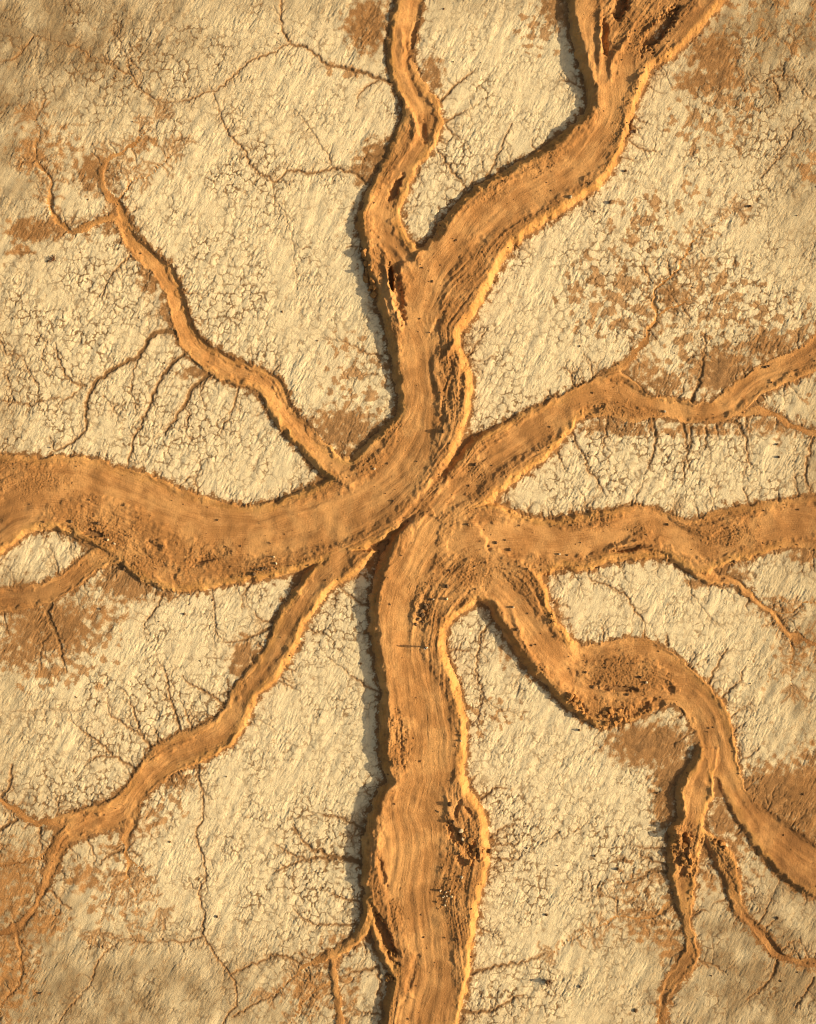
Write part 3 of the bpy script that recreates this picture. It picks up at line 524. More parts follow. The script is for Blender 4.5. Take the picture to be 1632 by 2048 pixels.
# ------------------------------------------------------------------ brown silt washed over the clay
SOILB = [(735,50,48,60,1),(865,150,26,44,.9),(770,315,60,42,1),(730,345,30,30,.9),(1120,15,45,45,1),(1150,60,22,40,.9),(1430,110,55,45,1.1),(1440,150,45,40,1),(1400,165,60,30,.9),(1235,20,25,18,.6),
 (60,460,52,28,1),(105,455,45,26,.9),(190,345,46,46,.9),(62,310,34,44,.8),(100,300,90,70,.5),(285,285,34,22,.7),(250,330,40,30,.5),(40,500,30,14,.8),(235,455,36,18,.9),(300,560,26,36,.9),(330,620,18,30,.8),(400,745,50,16,.9),(540,800,18,30,.7),
 (690,862,80,52,1),(640,840,40,24,.7),(100,1255,100,62,1.05),(40,1300,60,44,.9),(180,1230,80,40,.7),(255,1160,70,46,1.05),(90,1345,60,14,.8),(130,1280,36,60,.8),(340,1190,30,16,.7),
 (490,1325,34,56,1),(350,1560,46,24,.9),(395,1530,24,14,.7),(300,1640,44,40,.6),(170,1755,46,36,.75),(230,1700,40,30,.6),(30,1770,70,90,.8),(90,1845,50,34,.8),(20,1930,60,110,.75),(260,1770,50,44,.55),(620,1975,56,50,.75),(690,1885,56,24,.7),(700,1990,26,60,.6),
 (1300,1490,90,46,1.15),(1345,1555,44,56,1.15),(1330,1610,28,60,1),(1560,1590,100,66,1.15),(1620,1600,60,110,1),(1490,1650,60,30,.9),(1440,1640,24,44,1),(1470,1690,30,40,.7),(1300,1850,60,44,.75),(1340,1890,30,44,.8),(1270,1780,60,50,.5),(1420,1760,24,30,.7),(1530,1720,60,60,.35),
 (1445,745,74,52,1.05),(1540,690,60,34,.9),(1290,745,50,36,.8),(1330,770,40,30,.9),(1340,590,26,30,.95),(1310,660,22,30,.5),(1240,855,100,20,.85),(1390,860,110,16,.8),(1540,850,70,20,.8),(1450,1150,60,26,.8),(1550,1215,60,30,.6),(1400,1165,40,14,.8),(1112,1240,14,50,.9),(1610,1010,30,22,.8),(1610,1110,36,20,.9),(1600,1310,60,70,.45),
 (1270,150,26,20,.6),(1000,1430,44,30,.35),(1010,1300,20,40,.6),(960,1300,30,60,.25),(720,690,50,60,.3),(660,760,50,50,.25)]
SB = np.zeros((NY, NX), np.float32)
for x, y, a, b, s in SOILB: SB = np.maximum(SB, s * np.clip(1.45 - ell(x, y, a, b, 0), 0, 1))
SPK = [(1225,590,95,80,.8),(1290,440,60,70,.6),(1440,600,80,70,.75),(1510,640,70,60,.6),(1400,250,60,50,.75),(1480,250,34,60,.7),(1470,180,40,50,.85),(1370,400,50,50,.35),(1620,330,30,40,.8),(720,770,70,80,.55),(690,690,40,30,.45),(170,1270,60,60,.75),(330,1610,40,30,.7),(1080,60,50,44,.7),(110,1340,110,40,.6),(1380,700,60,60,.65),(1500,60,60,70,.5),(1580,60,70,80,.4),(1290,1800,90,80,.45),(990,1440,60,50,.4),(230,1770,70,60,.5),(1540,1340,70,50,.2),(690,140,30,20,.8),(1620,700,60,90,.5)]
SS = np.zeros((NY, NX), np.float32)
for x, y, a, b, s in SPK: SS = np.maximum(SS, s * np.clip(1.5 - ell(x, y, a, b, 0), 0, 1))
hair = noise(91, 6, .5); clump = noise(92, 24, .6)
near = blur(MUD, 8.0); near2 = blur(MUD, 14.0)
soil = sst(SB * 1.15 + .10 * hair + .2 * clump, .28, .95) * .92 * sst(SB, 0, .3)
soil = np.maximum(soil, sst(near2 * 2.0 + .10 * hair + .17 * clump + .25 * near, .50, .88) * .95)
soil = np.maximum(soil, .55 * sst(near2 + .16 * clump + .12 * hair, .25, .6))
damp = sst(near2 * 2.0 + .12 * hair + .2 * clump, .35, .95)
for x, y, a, b, s_ in SOILB:
    if s_ >= .85: w_ = win(x, y, max(a, b) * 1.3); damp[w_] = np.maximum(damp[w_], (s_ * np.exp(-1.3 * ell(x, y, a, b, 0) ** 2) * (.75 + .25 * clump))[w_])
cellsoil = sst(SS * .9 - .34 * id1 - .12 * id2 + .08 * hair + .22 * clump + .26 * noise(96, 50, .6), .36, .5) * .8 * sst(SS, .02, .2)
soil = np.maximum(soil, cellsoil)
soil = np.maximum(soil, SOILR * .8 * clay)
soil = np.maximum(soil, np.minimum(blur(CRK, 3) * 1.1, .45))
vignette_silt = np.zeros((NY, NX), np.float32)                     # vignette darkening painted in towards the margins, plus brown silt patches
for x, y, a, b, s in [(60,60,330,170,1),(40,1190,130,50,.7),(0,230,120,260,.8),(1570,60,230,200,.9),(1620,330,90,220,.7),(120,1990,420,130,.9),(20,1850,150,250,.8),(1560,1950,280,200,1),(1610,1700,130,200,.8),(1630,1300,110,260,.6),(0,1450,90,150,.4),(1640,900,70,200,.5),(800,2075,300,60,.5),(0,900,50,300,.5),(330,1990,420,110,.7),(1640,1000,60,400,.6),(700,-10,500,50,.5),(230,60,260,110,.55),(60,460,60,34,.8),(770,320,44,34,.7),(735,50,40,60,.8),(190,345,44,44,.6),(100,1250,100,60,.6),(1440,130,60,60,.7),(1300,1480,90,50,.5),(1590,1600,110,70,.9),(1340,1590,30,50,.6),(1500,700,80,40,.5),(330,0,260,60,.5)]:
    vignette_silt = np.maximum(vignette_silt, s * np.exp(-.9 * ell(x, y, a, b, 0) ** 2))
vignette_silt = np.clip(vignette_silt * (1 + .2 * noise(93, 110, .8)) + .03 * clump, 0, 1)
tone = .5 + .16 * noise(94, 40, .8) + .12 * comb + .08 * wr2
streak = .5 + .10 * ST2 + .13 * ST1 + .15 * ST3 + .15 * ST0 - .28 * line_ + .16 * CORE - .14 * BENCH + .15 * STL
fl = sst(-DSTw, -24, -10) * np.clip(np.abs(RAW) / .6, 0, 1)

# ------------------------------------------------------------------ the sheet
def axis(lo, hi):
    mid = np.arange(lo - 24, hi + 24.1, 1.5)
    s, out = 1.5, []; p = mid[-1]
    while p < hi + 270: s = min(s * 1.05, 4); p += s; out.append(p)
    s = 8
    while p < hi + 60000: s *= 1.6; p += s; out.append(p)
    out = np.array(out)
    low = lo - (out - hi)
    return np.r_[low[::-1], mid, out]
ax_, ay_ = axis(0, 1632), axis(0, 2048)
VXg, VYg = np.meshgrid(ax_.astype(np.float32), ay_.astype(np.float32))
ny, nx = VXg.shape
far = np.maximum.reduce([-VXg - 285, VXg - 1632 - 285, -VYg - 285, VYg - 2048 - 285, np.zeros_like(VXg)])
edge_ = np.maximum.reduce([-VXg, VXg - 1632, -VYg, VYg - 2048, np.zeros_like(VXg)])
fade = 1 - sst(edge_, 90, 280)
def S_(a): return (sample(a, VXg, VYg))
Z = S_(HT.astype(np.float32)) * fade
mudv = S_(MUD) * (fade > .04)
co = np.stack([wx(VXg), wy(VYg), Z], -1).reshape(-1, 3).astype(np.float32)
idx = np.arange(nx * ny).reshape(ny, nx)
quads = np.stack([idx[1:, :-1], idx[1:, 1:], idx[:-1, 1:], idx[:-1, :-1]], -1).reshape(-1, 4)
mq = (mudv.reshape(-1)[quads].mean(1) > .5)
ATT = {k: np.clip(S_(v.astype(np.float32)) , 0, 1).reshape(-1) for k, v in dict(soil=soil, crack=CR, tone=tone, streak=streak, rough=RG, vignette_silt=vignette_silt, flank=fl, damp=damp).items()}
fr_ = np.exp(-far.reshape(-1) / 40)
for k_, far_value in (('soil', 0), ('crack', 0), ('tone', .5), ('streak', .5), ('rough', 0), ('vignette_silt', .15), ('flank', 0), ('damp', 0)): ATT[k_] = ATT[k_] * fr_ + far_value * (1 - fr_)


def sheet(name, Q, mat):
    used = np.unique(Q); rem = np.zeros(nx * ny, np.int32); rem[used] = np.arange(len(used))
    q = rem[Q].astype(np.int32)
    me = bpy.data.meshes.new(name)
    me.vertices.add(len(used)); me.vertices.foreach_set('co', co[used].ravel())
    me.loops.add(q.size); me.loops.foreach_set('vertex_index', q.ravel())
    me.polygons.add(len(q)); me.polygons.foreach_set('loop_start', np.arange(0, q.size, 4, dtype=np.int32)); 
    try: me.polygons.foreach_set('loop_total', np.full(len(q), 4, np.int32))
    except Exception: pass
    me.update(calc_edges=True)
    me.polygons.foreach_set('use_smooth', np.ones(len(q), bool))
    for k, v in ATT.items():
        a = me.attributes.new(k, 'FLOAT', 'POINT'); a.data.foreach_set('value', v[used].astype(np.float32))
    me.materials.append(mat)
    o = bpy.data.objects.new(name, me); col.objects.link(o)
    return o
HT = HT.astype(np.float32)
def zat(x, y): return float(sample(HT, np.array([float(x)]), np.array([float(y)]))[0])

# ------------------------------------------------------------------ materials
class NT:
    def __init__(s, name):
        s.m = bpy.data.materials.new(name); s.m.use_nodes = True; s.t = s.m.node_tree; s.n = s.t.nodes; s.l = s.t.links
        s.b = s.n['Principled BSDF']; s.b.inputs['Specular IOR Level'].default_value = .15
    def add(s, t, **k):
        n = s.n.new(t)
        for a, v in k.items(): setattr(n, a, v)
        return n
    def put(s, sock, v):
        if hasattr(v, 'is_linked') or hasattr(v, 'links'): s.l.new(v, sock)
        elif isinstance(v, tuple): sock.default_value = v if len(v) == 4 else (*v, 1)
        else: sock.default_value = v
    def mix(s, f, a, b, blend='MIX'):
        n = s.add('ShaderNodeMix', data_type='RGBA', blend_type=blend)
        s.put(n.inputs[0], f); s.put(n.inputs[6], a); s.put(n.inputs[7], b); return n.outputs[2]
    def math(s, op, a, b=0.0, clamp=False):
        n = s.add('ShaderNodeMath', operation=op, use_clamp=clamp); s.put(n.inputs[0], a); s.put(n.inputs[1], b); return n.outputs[0]
    def attr(s, k): return s.add('ShaderNodeAttribute', attribute_name=k).outputs['Fac']
    def pos(s): return s.add('ShaderNodeTexCoord').outputs['Object']
    def noise(s, scale, detail=3, rough=.6, vec=None):
        n = s.add('ShaderNodeTexNoise'); n.inputs['Scale'].default_value = scale; n.inputs['Detail'].default_value = detail; n.inputs['Roughness'].default_value = rough
        s.l.new(vec or s.pos(), n.inputs['Vector']); return n.outputs['Fac']
    def bump(s, h, dist, st=1.0):
        n = s.add('ShaderNodeBump'); n.inputs['Distance'].default_value = dist; n.inputs['Strength'].default_value = st; s.put(n.inputs['Height'], h); s.l.new(n.outputs[0], s.b.inputs['Normal'])
    def ramp(s, f, lo, hi):
        n = s.add('ShaderNodeMapRange', interpolation_type='SMOOTHSTEP'); s.put(n.inputs[0], f); n.inputs[1].default_value = lo; n.inputs[2].default_value = hi; return n.outputs[0]

CLAY1, CLAY2, CLAY3 = (.80,.69,.475), (.70,.595,.41), (.82,.73,.54)
MUD1, MUD2, MUD3 = (.58,.31,.125), (.355,.178,.068), (.60,.335,.138)
SILT = (.36,.185,.070)
def mat_mud():
    k = NT('ridge_mud')
    n1 = k.noise(1.6, 5, .7); n2 = k.noise(9, 4, .7); n3 = k.noise(.22, 3)
    c = k.mix(k.attr('streak'), MUD2, MUD1)
    c = k.mix(k.ramp(n3, .46, .62), c, MUD3); c = k.mix(k.math('MULTIPLY', k.ramp(n3, .52, .40), .6), c, (.36,.18,.066))
    c = k.mix(k.math('MULTIPLY', k.ramp(n1, .45, .75), .45), c, MUD2)
    c = k.mix(k.math('MULTIPLY', k.attr('rough'), k.math('MULTIPLY', k.ramp(n2, .5, .62), .5)), c, (.20,.095,.035))
    c = k.mix(k.math('MULTIPLY', k.ramp(n2, .58, .72), .25), c, (.52,.31,.12))
    c = k.mix(k.math('MULTIPLY', k.attr('flank'), k.math('MULTIPLY', k.ramp(n1, .25, .6), .3)), c, (.66,.40,.115))
    c = k.mix(k.math('MULTIPLY', k.attr('vignette_silt'), .72), c, (.17,.08,.032))  # margin vignette painted into the mud colour, along with the silt patches
    c = k.mix(k.math('MULTIPLY', k.attr('rough'), .45), c, (.30,.15,.055))
    k.put(k.b.inputs['Base Color'], c); k.b.inputs['Roughness'].default_value = .95
    k.bump(k.math('ADD', k.noise(7, 5, .75), k.math('MULTIPLY', k.noise(22, 2), .5)), .11, .8)
    return k.m
def mat_clay():
    k = NT('cracked_clay')
    n1 = k.noise(2.2, 5, .7); n2 = k.noise(11, 4, .75); n3 = k.noise(.12, 4)
    c = k.mix(k.attr('tone'), CLAY2, CLAY1)
    c = k.mix(k.math('MULTIPLY', k.ramp(n1, .5, .7), .4), c, CLAY3)
    c = k.mix(k.math('MULTIPLY', k.ramp(n2, .55, .75), .35), c, (.42,.33,.20))
    c = k.mix(k.math('MULTIPLY', k.ramp(n3, .5, .7), .25), c, (.60,.47,.32))
    c = k.mix(k.math('MULTIPLY', k.attr('vignette_silt'), .8), c, (.20,.128,.062))  # same painted vignette and silt, darkening the clay colour
    so = k.mix(k.ramp(n1, .35, .7), SILT, (.47,.245,.095))
    so = k.mix(k.math('MULTIPLY', k.ramp(n2, .5, .7), .5), so, (.25,.12,.045))
    so = k.mix(k.math('MULTIPLY', k.attr('damp'), .62), so, (.17,.082,.03))
    c = k.mix(k.attr('soil'), c, so)
    c = k.mix(k.math('MULTIPLY', k.attr('crack'), .88, True), c, (.19,.105,.045))
    k.put(k.b.inputs['Base Color'], c); k.b.inputs['Roughness'].default_value = .95
    k.bump(k.math('ADD', k.noise(6, 5, .75), k.math('MULTIPLY', k.noise(19, 2), .5)), .10, .75)
    return k.m
def mat_stone(name, a, b, sc_=4):
    k = NT(name); c = k.mix(k.ramp(k.noise(sc_, 4, .7), .35, .65), a, b)
    k.put(k.b.inputs['Base Color'], c); k.b.inputs['Roughness'].default_value = .9; k.bump(k.noise(14, 4, .7), .03, .6); return k.m
def mat_plain(name, a, r=.8):
    k = NT(name); c = k.mix(k.noise(18, 2), a, tuple(v * .75 for v in a)); k.put(k.b.inputs['Base Color'], c); k.b.inputs['Roughness'].default_value = r; return k.m
M_MUD, M_CLAY = mat_mud(), mat_clay()
M_PALE = mat_stone('pale_stone', (.62,.52,.38), (.48,.38,.26)); M_DARK = mat_stone('dark_stone', (.10,.065,.04), (.19,.115,.06)); M_CLOD = mat_stone('dried_mud_block', (.46,.24,.085), (.30,.145,.05), 3)
M_TWIG = mat_plain('dry_twigs', (.17,.062,.025)); M_TWIG2 = mat_plain('dark_twigs', (.05,.035,.02))

def tag(o, label=None, cat=None, group=None, kind=None):
    if label: o['label'] = label
    if cat: o['category'] = cat
    if group: o['group'] = group
    if kind: o['kind'] = kind
    return o
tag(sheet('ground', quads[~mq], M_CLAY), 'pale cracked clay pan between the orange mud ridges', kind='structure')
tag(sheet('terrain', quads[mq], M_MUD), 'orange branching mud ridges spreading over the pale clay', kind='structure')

# ------------------------------------------------------------------ stones and blocks
def rock_mesh(name, seed, mat, sub=2, nplanes=11, blocky=False):
    bm = bmesh.new(); bmesh.ops.create_icosphere(bm, subdivisions=sub, radius=1)
    r = np.random.default_rng(seed)
    N = r.standard_normal((nplanes, 3)); N /= np.linalg.norm(N, axis=1)[:, None]; D = r.uniform(.62, .95, nplanes)
    if blocky:
        N[:6] = [[1,0,0],[-1,0,0],[0,1,0],[0,-1,0],[0,0,1],[0,0,-1]]; N[:6] += r.normal(0, .14, (6, 3)); D[:6] = r.uniform(.5, .72, 6)
    for v in bm.verts:
        p = np.array(v.co); q = N @ p; m = q > 1e-3
        s = min(1.0, (D[m] / q[m]).min()) if m.any() else 1
        v.co = Vector(p * s * (1 + r.normal(0, .02)))
    me = bpy.data.meshes.new(name); bm.to_mesh(me); bm.free(); me.materials.append(mat); return me
PALE = [rock_mesh('pale_rock', 100 + i, M_PALE) for i in range(5)]; DARK = [rock_mesh('dark_rock', 120 + i, M_DARK) for i in range(5)]; BLOCK = [rock_mesh('mud_block', 140 + i, M_CLOD, blocky=True) for i in range(7)]
def put(me, name, x, y, sx, sy, sz, rot, label, cat, group=None, sink=.3, tilt=0.0):
    o = bpy.data.objects.new(name, me); col.objects.link(o)
    o.location = (float(wx(x)), float(wy(y)), zat(x, y) + sz * (1 - 2 * sink) * .8)
    o.scale = (sx, sy, sz); o.rotation_euler = (tilt * math.cos(rot * 3), tilt * math.sin(rot * 5), rot)
    return tag(o, label, cat, group)
# x, y, radius m, height factor, pale?, label
ROCKS = [
 (893,1196,.30,2.6,1,'pale upright stone east of the stony gully on the hub'),
 (866,1197,.26,1.8,1,'small pale stone at the head of the stony gully'),
 (921,1478,.24,2.6,1,'slim pale stone on the sunlit rim below the lone person'),
 (920,1467,.18,1.7,0,'little dark stone just above the slim pale one on the rim'),
 (1139,399,.34,1.5,1,'single white stone on the broad northeast ridge'),
 (880,1775,.30,2.6,1,'tall pale stone with long shadow on the lower trunk bench'),
 (899,1602,.42,1.8,0,'black pointed boulder above the collapsed pit'),
 (905,1637,.40,1.4,0,'dark boulder on the upper lip of the collapsed pit'),
 (980,1702,.55,1.0,0,'round dark boulder on clay beside the crumbled rim'),
 (921,1655,.50,.6,1,'white slab on the east lip of the collapsed pit'),
 (924,1672,.34,.6,1,'smaller white slab below the big one at the pit'),
 (549,1113,.22,1.8,1,'little pale stone above the stone cluster on the west arm'),
 (554,1126,.26,1.6,1,'pale stone right beside the stone cluster on the west arm'),
 (1118,1108,.26,1.6,1,'pale stone on the east arm near its root'),
 (1134,1110,.22,1.0,0,'dark stone next to the pale one on the east arm'),
 (1032,1257,.38,1.3,0,'round dark boulder on the southeast arm crest'),
 (1025,1213,.30,2.0,1,'pale capped knob at the bend of the southeast arm'),
 (1062,1289,.22,1.0,0,'small dark stone in the southeast arm track'),
 (1158,1460,.24,1.8,0,'lone dark stone on clay below the southeast arm heap'),
 (1292,1364,.30,2.0,1,'pale stone above the dark pit of the southeast arm'),
 (1185,1373,.40,.7,0,'flat dark stone on the inner crest of the southeast arm'),
 (1254,1388,.34,.9,0,'dark stone under the thin clay strip'),
 (146,1043,.34,1.2,0,'dark rough stone on the west arm fan'),
 (200,1046,.34,1.4,0,'dark stone with pointed shadow on the west arm fan'),
 (218,1079,.24,1.6,1,'tiny pale stone below the clay patch on the west fan'),
 (231,1087,.26,1.6,1,'pale stone beside the track at the west fan'),
 (249,1137,.38,1.2,0,'dark round stone under the bend of the west track'),
 (369,1228,.30,.9,0,'dark stone alone on clay south of the west arm'),
 (202,1218,.22,.9,0,'small dark stone on brown stained clay in the west'),
 (1251,342,.28,1.4,0,'dark stone on clay right of the northeast ridge'),
 (1500,413,.32,1.4,0,'lone dark stone far out on the eastern clay'),
 (1270,263,.36,1.3,0,'dark stone at the foot of the northeast ridge'),
 (1190,423,.22,1.2,0,'small dark stone below the northeast ridge foot'),
 (950,930,.34,1.5,0,'dark stone on the root of the upper east arm'),
 (886,864,.38,1.6,0,'dark stone in the groove of the main trunk'),
 (749,938,.26,1.3,1,'pale stone at the northwest junction'),
 (1336,1049,.26,1.4,0,'dark stone on the crest of the middle east arm'),
 (1467,1123,.34,1.0,0,'dark stone on the lower rim of the middle east arm'),
 (1330,823,.28,1.4,1,'pale stone on the track of the upper east arm'),
 (1531,734,.36,1.0,0,'larger dark stone at the upper edge of the upper east arm'),
 (1538,732,.24,1.0,0,'smaller dark stone touching the larger one, upper east arm'),
 (1555,889,.28,1.2,0,'dark stone below the small eastern side arm'),
 (1557,914,.28,1.2,0,'dark stone on open clay, lower of the eastern pair'),
 (1171,1344,.24,1.4,0,'dark stone on the northern half of the southeast bend'),
 (1280,1354,.30,1.4,0,'dark stone left of the pale one, southeast bend'),
 (1019,1099,.32,1.4,0,'dark stone with shadow on the hub, east side'),
 (991,1085,.30,1.2,0,'dark stone on the hub, left of the shadowed one'),
 (935,1049,.26,1.2,0,'dark stone close to the groove on the hub'),
 (894,1171,.42,1.1,0,'dark boulder above the stony gully'),
 (899,1140,.26,1.2,0,'small dark stone high above the stony gully'),
 (435,1833,.28,1.2,0,'dark stone near the long thin crack in the south clay'),
 (340,1684,.24,1.0,0,'dark stone on clay right of the southwest fork'),
 (83,1986,.30,1.0,0,'dark stone near the lower left margin of the clay'),
 (1235,1737,.34,1.2,0,'grey dark stone on clay west of the southern fork'),
 (1190,1711,.24,1.0,0,'little dark stone up-left of the grey one, south clay'),
 (1315,1586,.26,1.0,0,'dark stone in the shade of the southern spur'),
 (1093,1829,.28,1.4,0,'lone dark stone on the south clay, east of the trunk'),
 (1555,1836,.28,1.2,0,'dark stone above the lower right rill'),
 (1160,1973,.26,1.0,0,'dark stone on the bottom clay right of the red shrub'),
 (1271,2021,.40,.8,0,'broad grey stone near the bottom of the spur'),
 (922,1747,.34,1.0,1,'white topped stone on the bench under the collapsed pit'),
 (97,522,.30,.9,0,'dark stone beside the red twiggy shrub in the west'),
 (1221,405,.36,1.0,0,'dark split stone at the fissure below the northeast ridge'),
 (787,1002,.2,1.2,0,'tiny dark stone where west arm and trunk meet'),
 (436,1040,.2,1.2,0,'tiny dark stone on the smooth west arm'),
 (1010,1080,.2,1.2,0,'tiny dark stone between two larger ones on the hub'),
]
RR = random.Random(9)
for i, (x, y, r, hf, pale, lab) in enumerate(ROCKS):
    me = (PALE if pale else DARK)[i % 5]
    r *= .8; hf = min(hf, 1.9)
    put(me, 'pale_rock' if pale else 'dark_rock', x, y, r * RR.uniform(.85, 1.1), r * RR.uniform(.75, 1.0), r * hf * .9, RR.uniform(0, 6.28), lab, 'rock', sink=.22)
def cluster(name, meshes, cx, cy, a, b, ang, n, s0, s1, label, cat, group, tall=1.0, tilt=.5):
    c, s = math.cos(math.radians(ang)), math.sin(math.radians(ang))
    for i in range(n):
        rr = math.sqrt(RR.random()); th = RR.uniform(0, 6.28)
        u_, v_ = a * rr * math.cos(th), b * rr * math.sin(th)
        r = s0 + (s1 - s0) * RR.random() ** 1.8
        put(meshes[RR.randrange(len(meshes))], name, cx + u_ * c - v_ * s, cy + u_ * s + v_ * c, r * RR.uniform(.7, 1.2), r * RR.uniform(.6, 1.1), r * RR.uniform(.5, .95) * tall, RR.uniform(0, 6.28), label, cat, group, .28, tilt)
cluster('mud_block', BLOCK, 735, 545, 46, 10, 74, 18, .28, .85, 'broken mud block on the crumbling bank under the north arm', 'mud block', 'mud blocks on the north arm bank')
cluster('mud_block', BLOCK, 1146, 1402, 38, 9, 48, 18, .25, .8, 'broken mud block tumbled along the southeast arm bank', 'mud block', 'mud blocks along the southeast bank')
cluster('mud_block', BLOCK, 1226, 1432, 34, 18, 5, 24, .25, .75, 'mud block in the jumbled heap by the southeast pit', 'mud block', 'mud blocks in the southeast heap')
cluster('mud_block', BLOCK, 1362, 1690, 48, 20, 80, 26, .25, .75, 'mud block in the broken ground where the southern spur forks', 'mud block', 'mud blocks at the southern fork')
cluster('mud_block', BLOCK, 940, 1685, 36, 26, 70, 20, .2, .65, 'mud block fallen around the collapsed pit of the trunk', 'mud block', 'mud blocks around the collapsed pit')
cluster('mud_block', BLOCK, 780, 1957, 10, 9, 0, 7, .25, .6, 'mud block in the small heap left of the lower trunk', 'mud block', 'mud blocks left of the lower trunk')
cluster('mud_block', BLOCK, 1440, 1690, 16, 7, 40, 8, .22, .55, 'mud block lying on the right fork of the southern spur', 'mud block', 'mud blocks on the right fork')
cluster('dark_rock', DARK, 848, 1218, 36, 8, -66, 22, .14, .42, 'dark stone in the narrow stony gully beside the lone person', 'rock', 'stones in the gully', 1.5)
cluster('dark_rock', DARK, 518, 1142, 24, 7, -8, 9, .16, .36, 'dark stone in the stone cluster on the west arm rim', 'rock', 'stone cluster on the west arm', 1.5)
cluster('pale_rock', PALE, 896, 1790, 12, 18, 0, 9, .12, .22, 'tiny pale stone among rubble on the lower trunk bench', 'rock', 'pale stones on the lower bench', 1.6)
# uncountable pebbles strewn over the arms: one object
bm = bmesh.new(); bmesh.ops.create_icosphere(bm, subdivisions=1, radius=1)
pv = np.array([v.co[:] for v in bm.verts]); pf = np.array([[v.index for v in f.verts] for f in bm.faces]); bm.free()
pr_ = np.random.default_rng(77)
pvs, pfs, n = [], [], 0
while n < 1500:
    x, y = pr_.uniform(-20, 1650), pr_.uniform(-20, 2070)
    i, j = int((x + MG) / GS), int((y + MG) / GS)
    if pr_.random() > .03 + .2 * MUD[j, i] + .7 * MUD[j, i] * RG[j, i]: continue
    rr = .045 + .10 * pr_.random() ** 4; a = pr_.uniform(0, 6)
    q = pv * pr_.uniform(.65, 1.5, 3) * rr * (1 + pr_.normal(0, .12, (len(pv), 1)))
    q = np.c_[q[:, 0] * math.cos(a) - q[:, 1] * math.sin(a), q[:, 0] * math.sin(a) + q[:, 1] * math.cos(a), q[:, 2]]
    pvs.append(q + [float(wx(x)), float(wy(y)), float(HT[j, i]) + rr * .35]); pfs.append(pf + n * len(pv)); n += 1
me = bpy.data.meshes.new('pebbles'); me.from_pydata(np.vstack(pvs).tolist(), [], np.vstack(pfs).tolist()); me.materials.append(mat_stone('pebble_stone', (.22,.12,.055), (.11,.065,.035), 1.5))
o = bpy.data.objects.new('pebbles', me); col.objects.link(o); tag(o, 'dark pebbles strewn over the orange mud ridges', 'pebbles', kind='stuff')

# ------------------------------------------------------------------ dry shrubs
def shrub(x, y, R_, n, mat, label, seed):
    r = random.Random(seed)
    root = bpy.data.objects.new('dry_shrub', None); col.objects.link(root); root.location = (float(wx(x)), float(wy(y)), zat(x, y))
    tag(root, label, 'shrub', 'dry shrubs on the clay')
    def tube(bm, p, q, r0, r1):
        d = (q - p); z = d.normalized(); a = z.orthogonal().normalized(); b = z.cross(a)
        ring = []
        for c_, rr in ((p, r0), (q, r1)):
            ring.append([bm.verts.new(c_ + (a * math.cos(t) + b * math.sin(t)) * rr) for t in (0, 2.09, 4.19)])
        for k in range(3): bm.faces.new((ring[0][k], ring[0][(k + 1) % 3], ring[1][(k + 1) % 3], ring[1][k]))
    bs, bt = bmesh.new(), bmesh.new()
    for k in range(n):
        a = 6.283 * k / n + r.uniform(-.3, .3); el = r.uniform(.25, 1.3)
        p = Vector((0, 0, -.05)); d = Vector((math.cos(a) * math.cos(el), math.sin(a) * math.cos(el), math.sin(el)))
        m = p + d * R_ * .5; tube(bs, p, m, .035, .022)
        for b in range(5):
            e = m + (d + Vector((r.gauss(0, .5), r.gauss(0, .5), r.gauss(0, .35)))) * R_ * r.uniform(.3, .6); tube(bt, m, e, .018, .007)
            for c_ in range(3):
                f = e + Vector((r.gauss(0, .5), r.gauss(0, .5), r.gauss(.1, .3))) * R_ * .28; tube(bt, e, f, .012, .004)
    for nm, b in (('stem', bs), ('twigs', bt)):
        me = bpy.data.meshes.new(nm); b.to_mesh(me); b.free(); me.materials.append(mat)
        c_ = bpy.data.objects.new(nm, me); col.objects.link(c_); c_.parent = root
shrub(1098, 1963, .75, 16, M_TWIG, 'reddish brown twiggy shrub alone on the bottom clay', 1)
shrub(108, 518, .6, 13, M_TWIG, 'reddish brown twiggy shrub on the western clay', 2)
shrub(1099, 1228, .45, 11, M_TWIG2, 'upper dark tuft on the yellow flank of the southeast arm', 3)
shrub(1101, 1240, .5, 12, M_TWIG2, 'lower dark tuft on the yellow flank of the southeast arm', 4)
put(DARK[2], 'dark_rock', 1093, 1962, .28, .26, .75, .4, 'black upright stone next to the red shrub on the bottom clay', 'rock', sink=.15)

# ------------------------------------------------------------------ the lone person
def skin_obj(name, verts, edges, radii, mat, parent, root=0, sub=2):
    me = bpy.data.meshes.new(name); me.from_pydata(verts, edges, [])
    o = bpy.data.objects.new(name, me); col.objects.link(o); o.parent = parent
    md = o.modifiers.new('skin', 'SKIN')
    if not me.skin_vertices: me.attributes
    for i, rr in enumerate(radii):
        sv = me.skin_vertices[0].data[i]; sv.radius = rr if isinstance(rr, tuple) else (rr, rr); sv.use_root = (i == root)
    s = o.modifiers.new('sub', 'SUBSURF'); s.levels = sub; s.render_levels = sub
    me.materials.append(mat); return o
M_SKIN = mat_plain('skin', (.38,.21,.13)); M_SHIRT = mat_plain('white_shirt', (.82,.80,.76)); M_TROU = mat_plain('dark_trousers', (.03,.032,.04)); M_HAIR = mat_plain('dark_hair', (.018,.012,.009)); M_SHOE = mat_plain('shoes', (.05,.04,.03))
pr = bpy.data.objects.new('person', None); col.objects.link(pr)
PXp, PYp = 851, 1292
pr.location = (float(wx(PXp)), float(wy(PYp)), zat(PXp, PYp)); pr.rotation_euler = (0, 0, math.radians(205))
tag(pr, 'person standing on the ridge top in white shirt and dark trousers', 'person')
V = [(0,0,.95),(0,0,1.12),(0,-.01,1.30),(0,0,1.44),(0,0,1.53),(0,.01,1.62),(0,.015,1.70)]
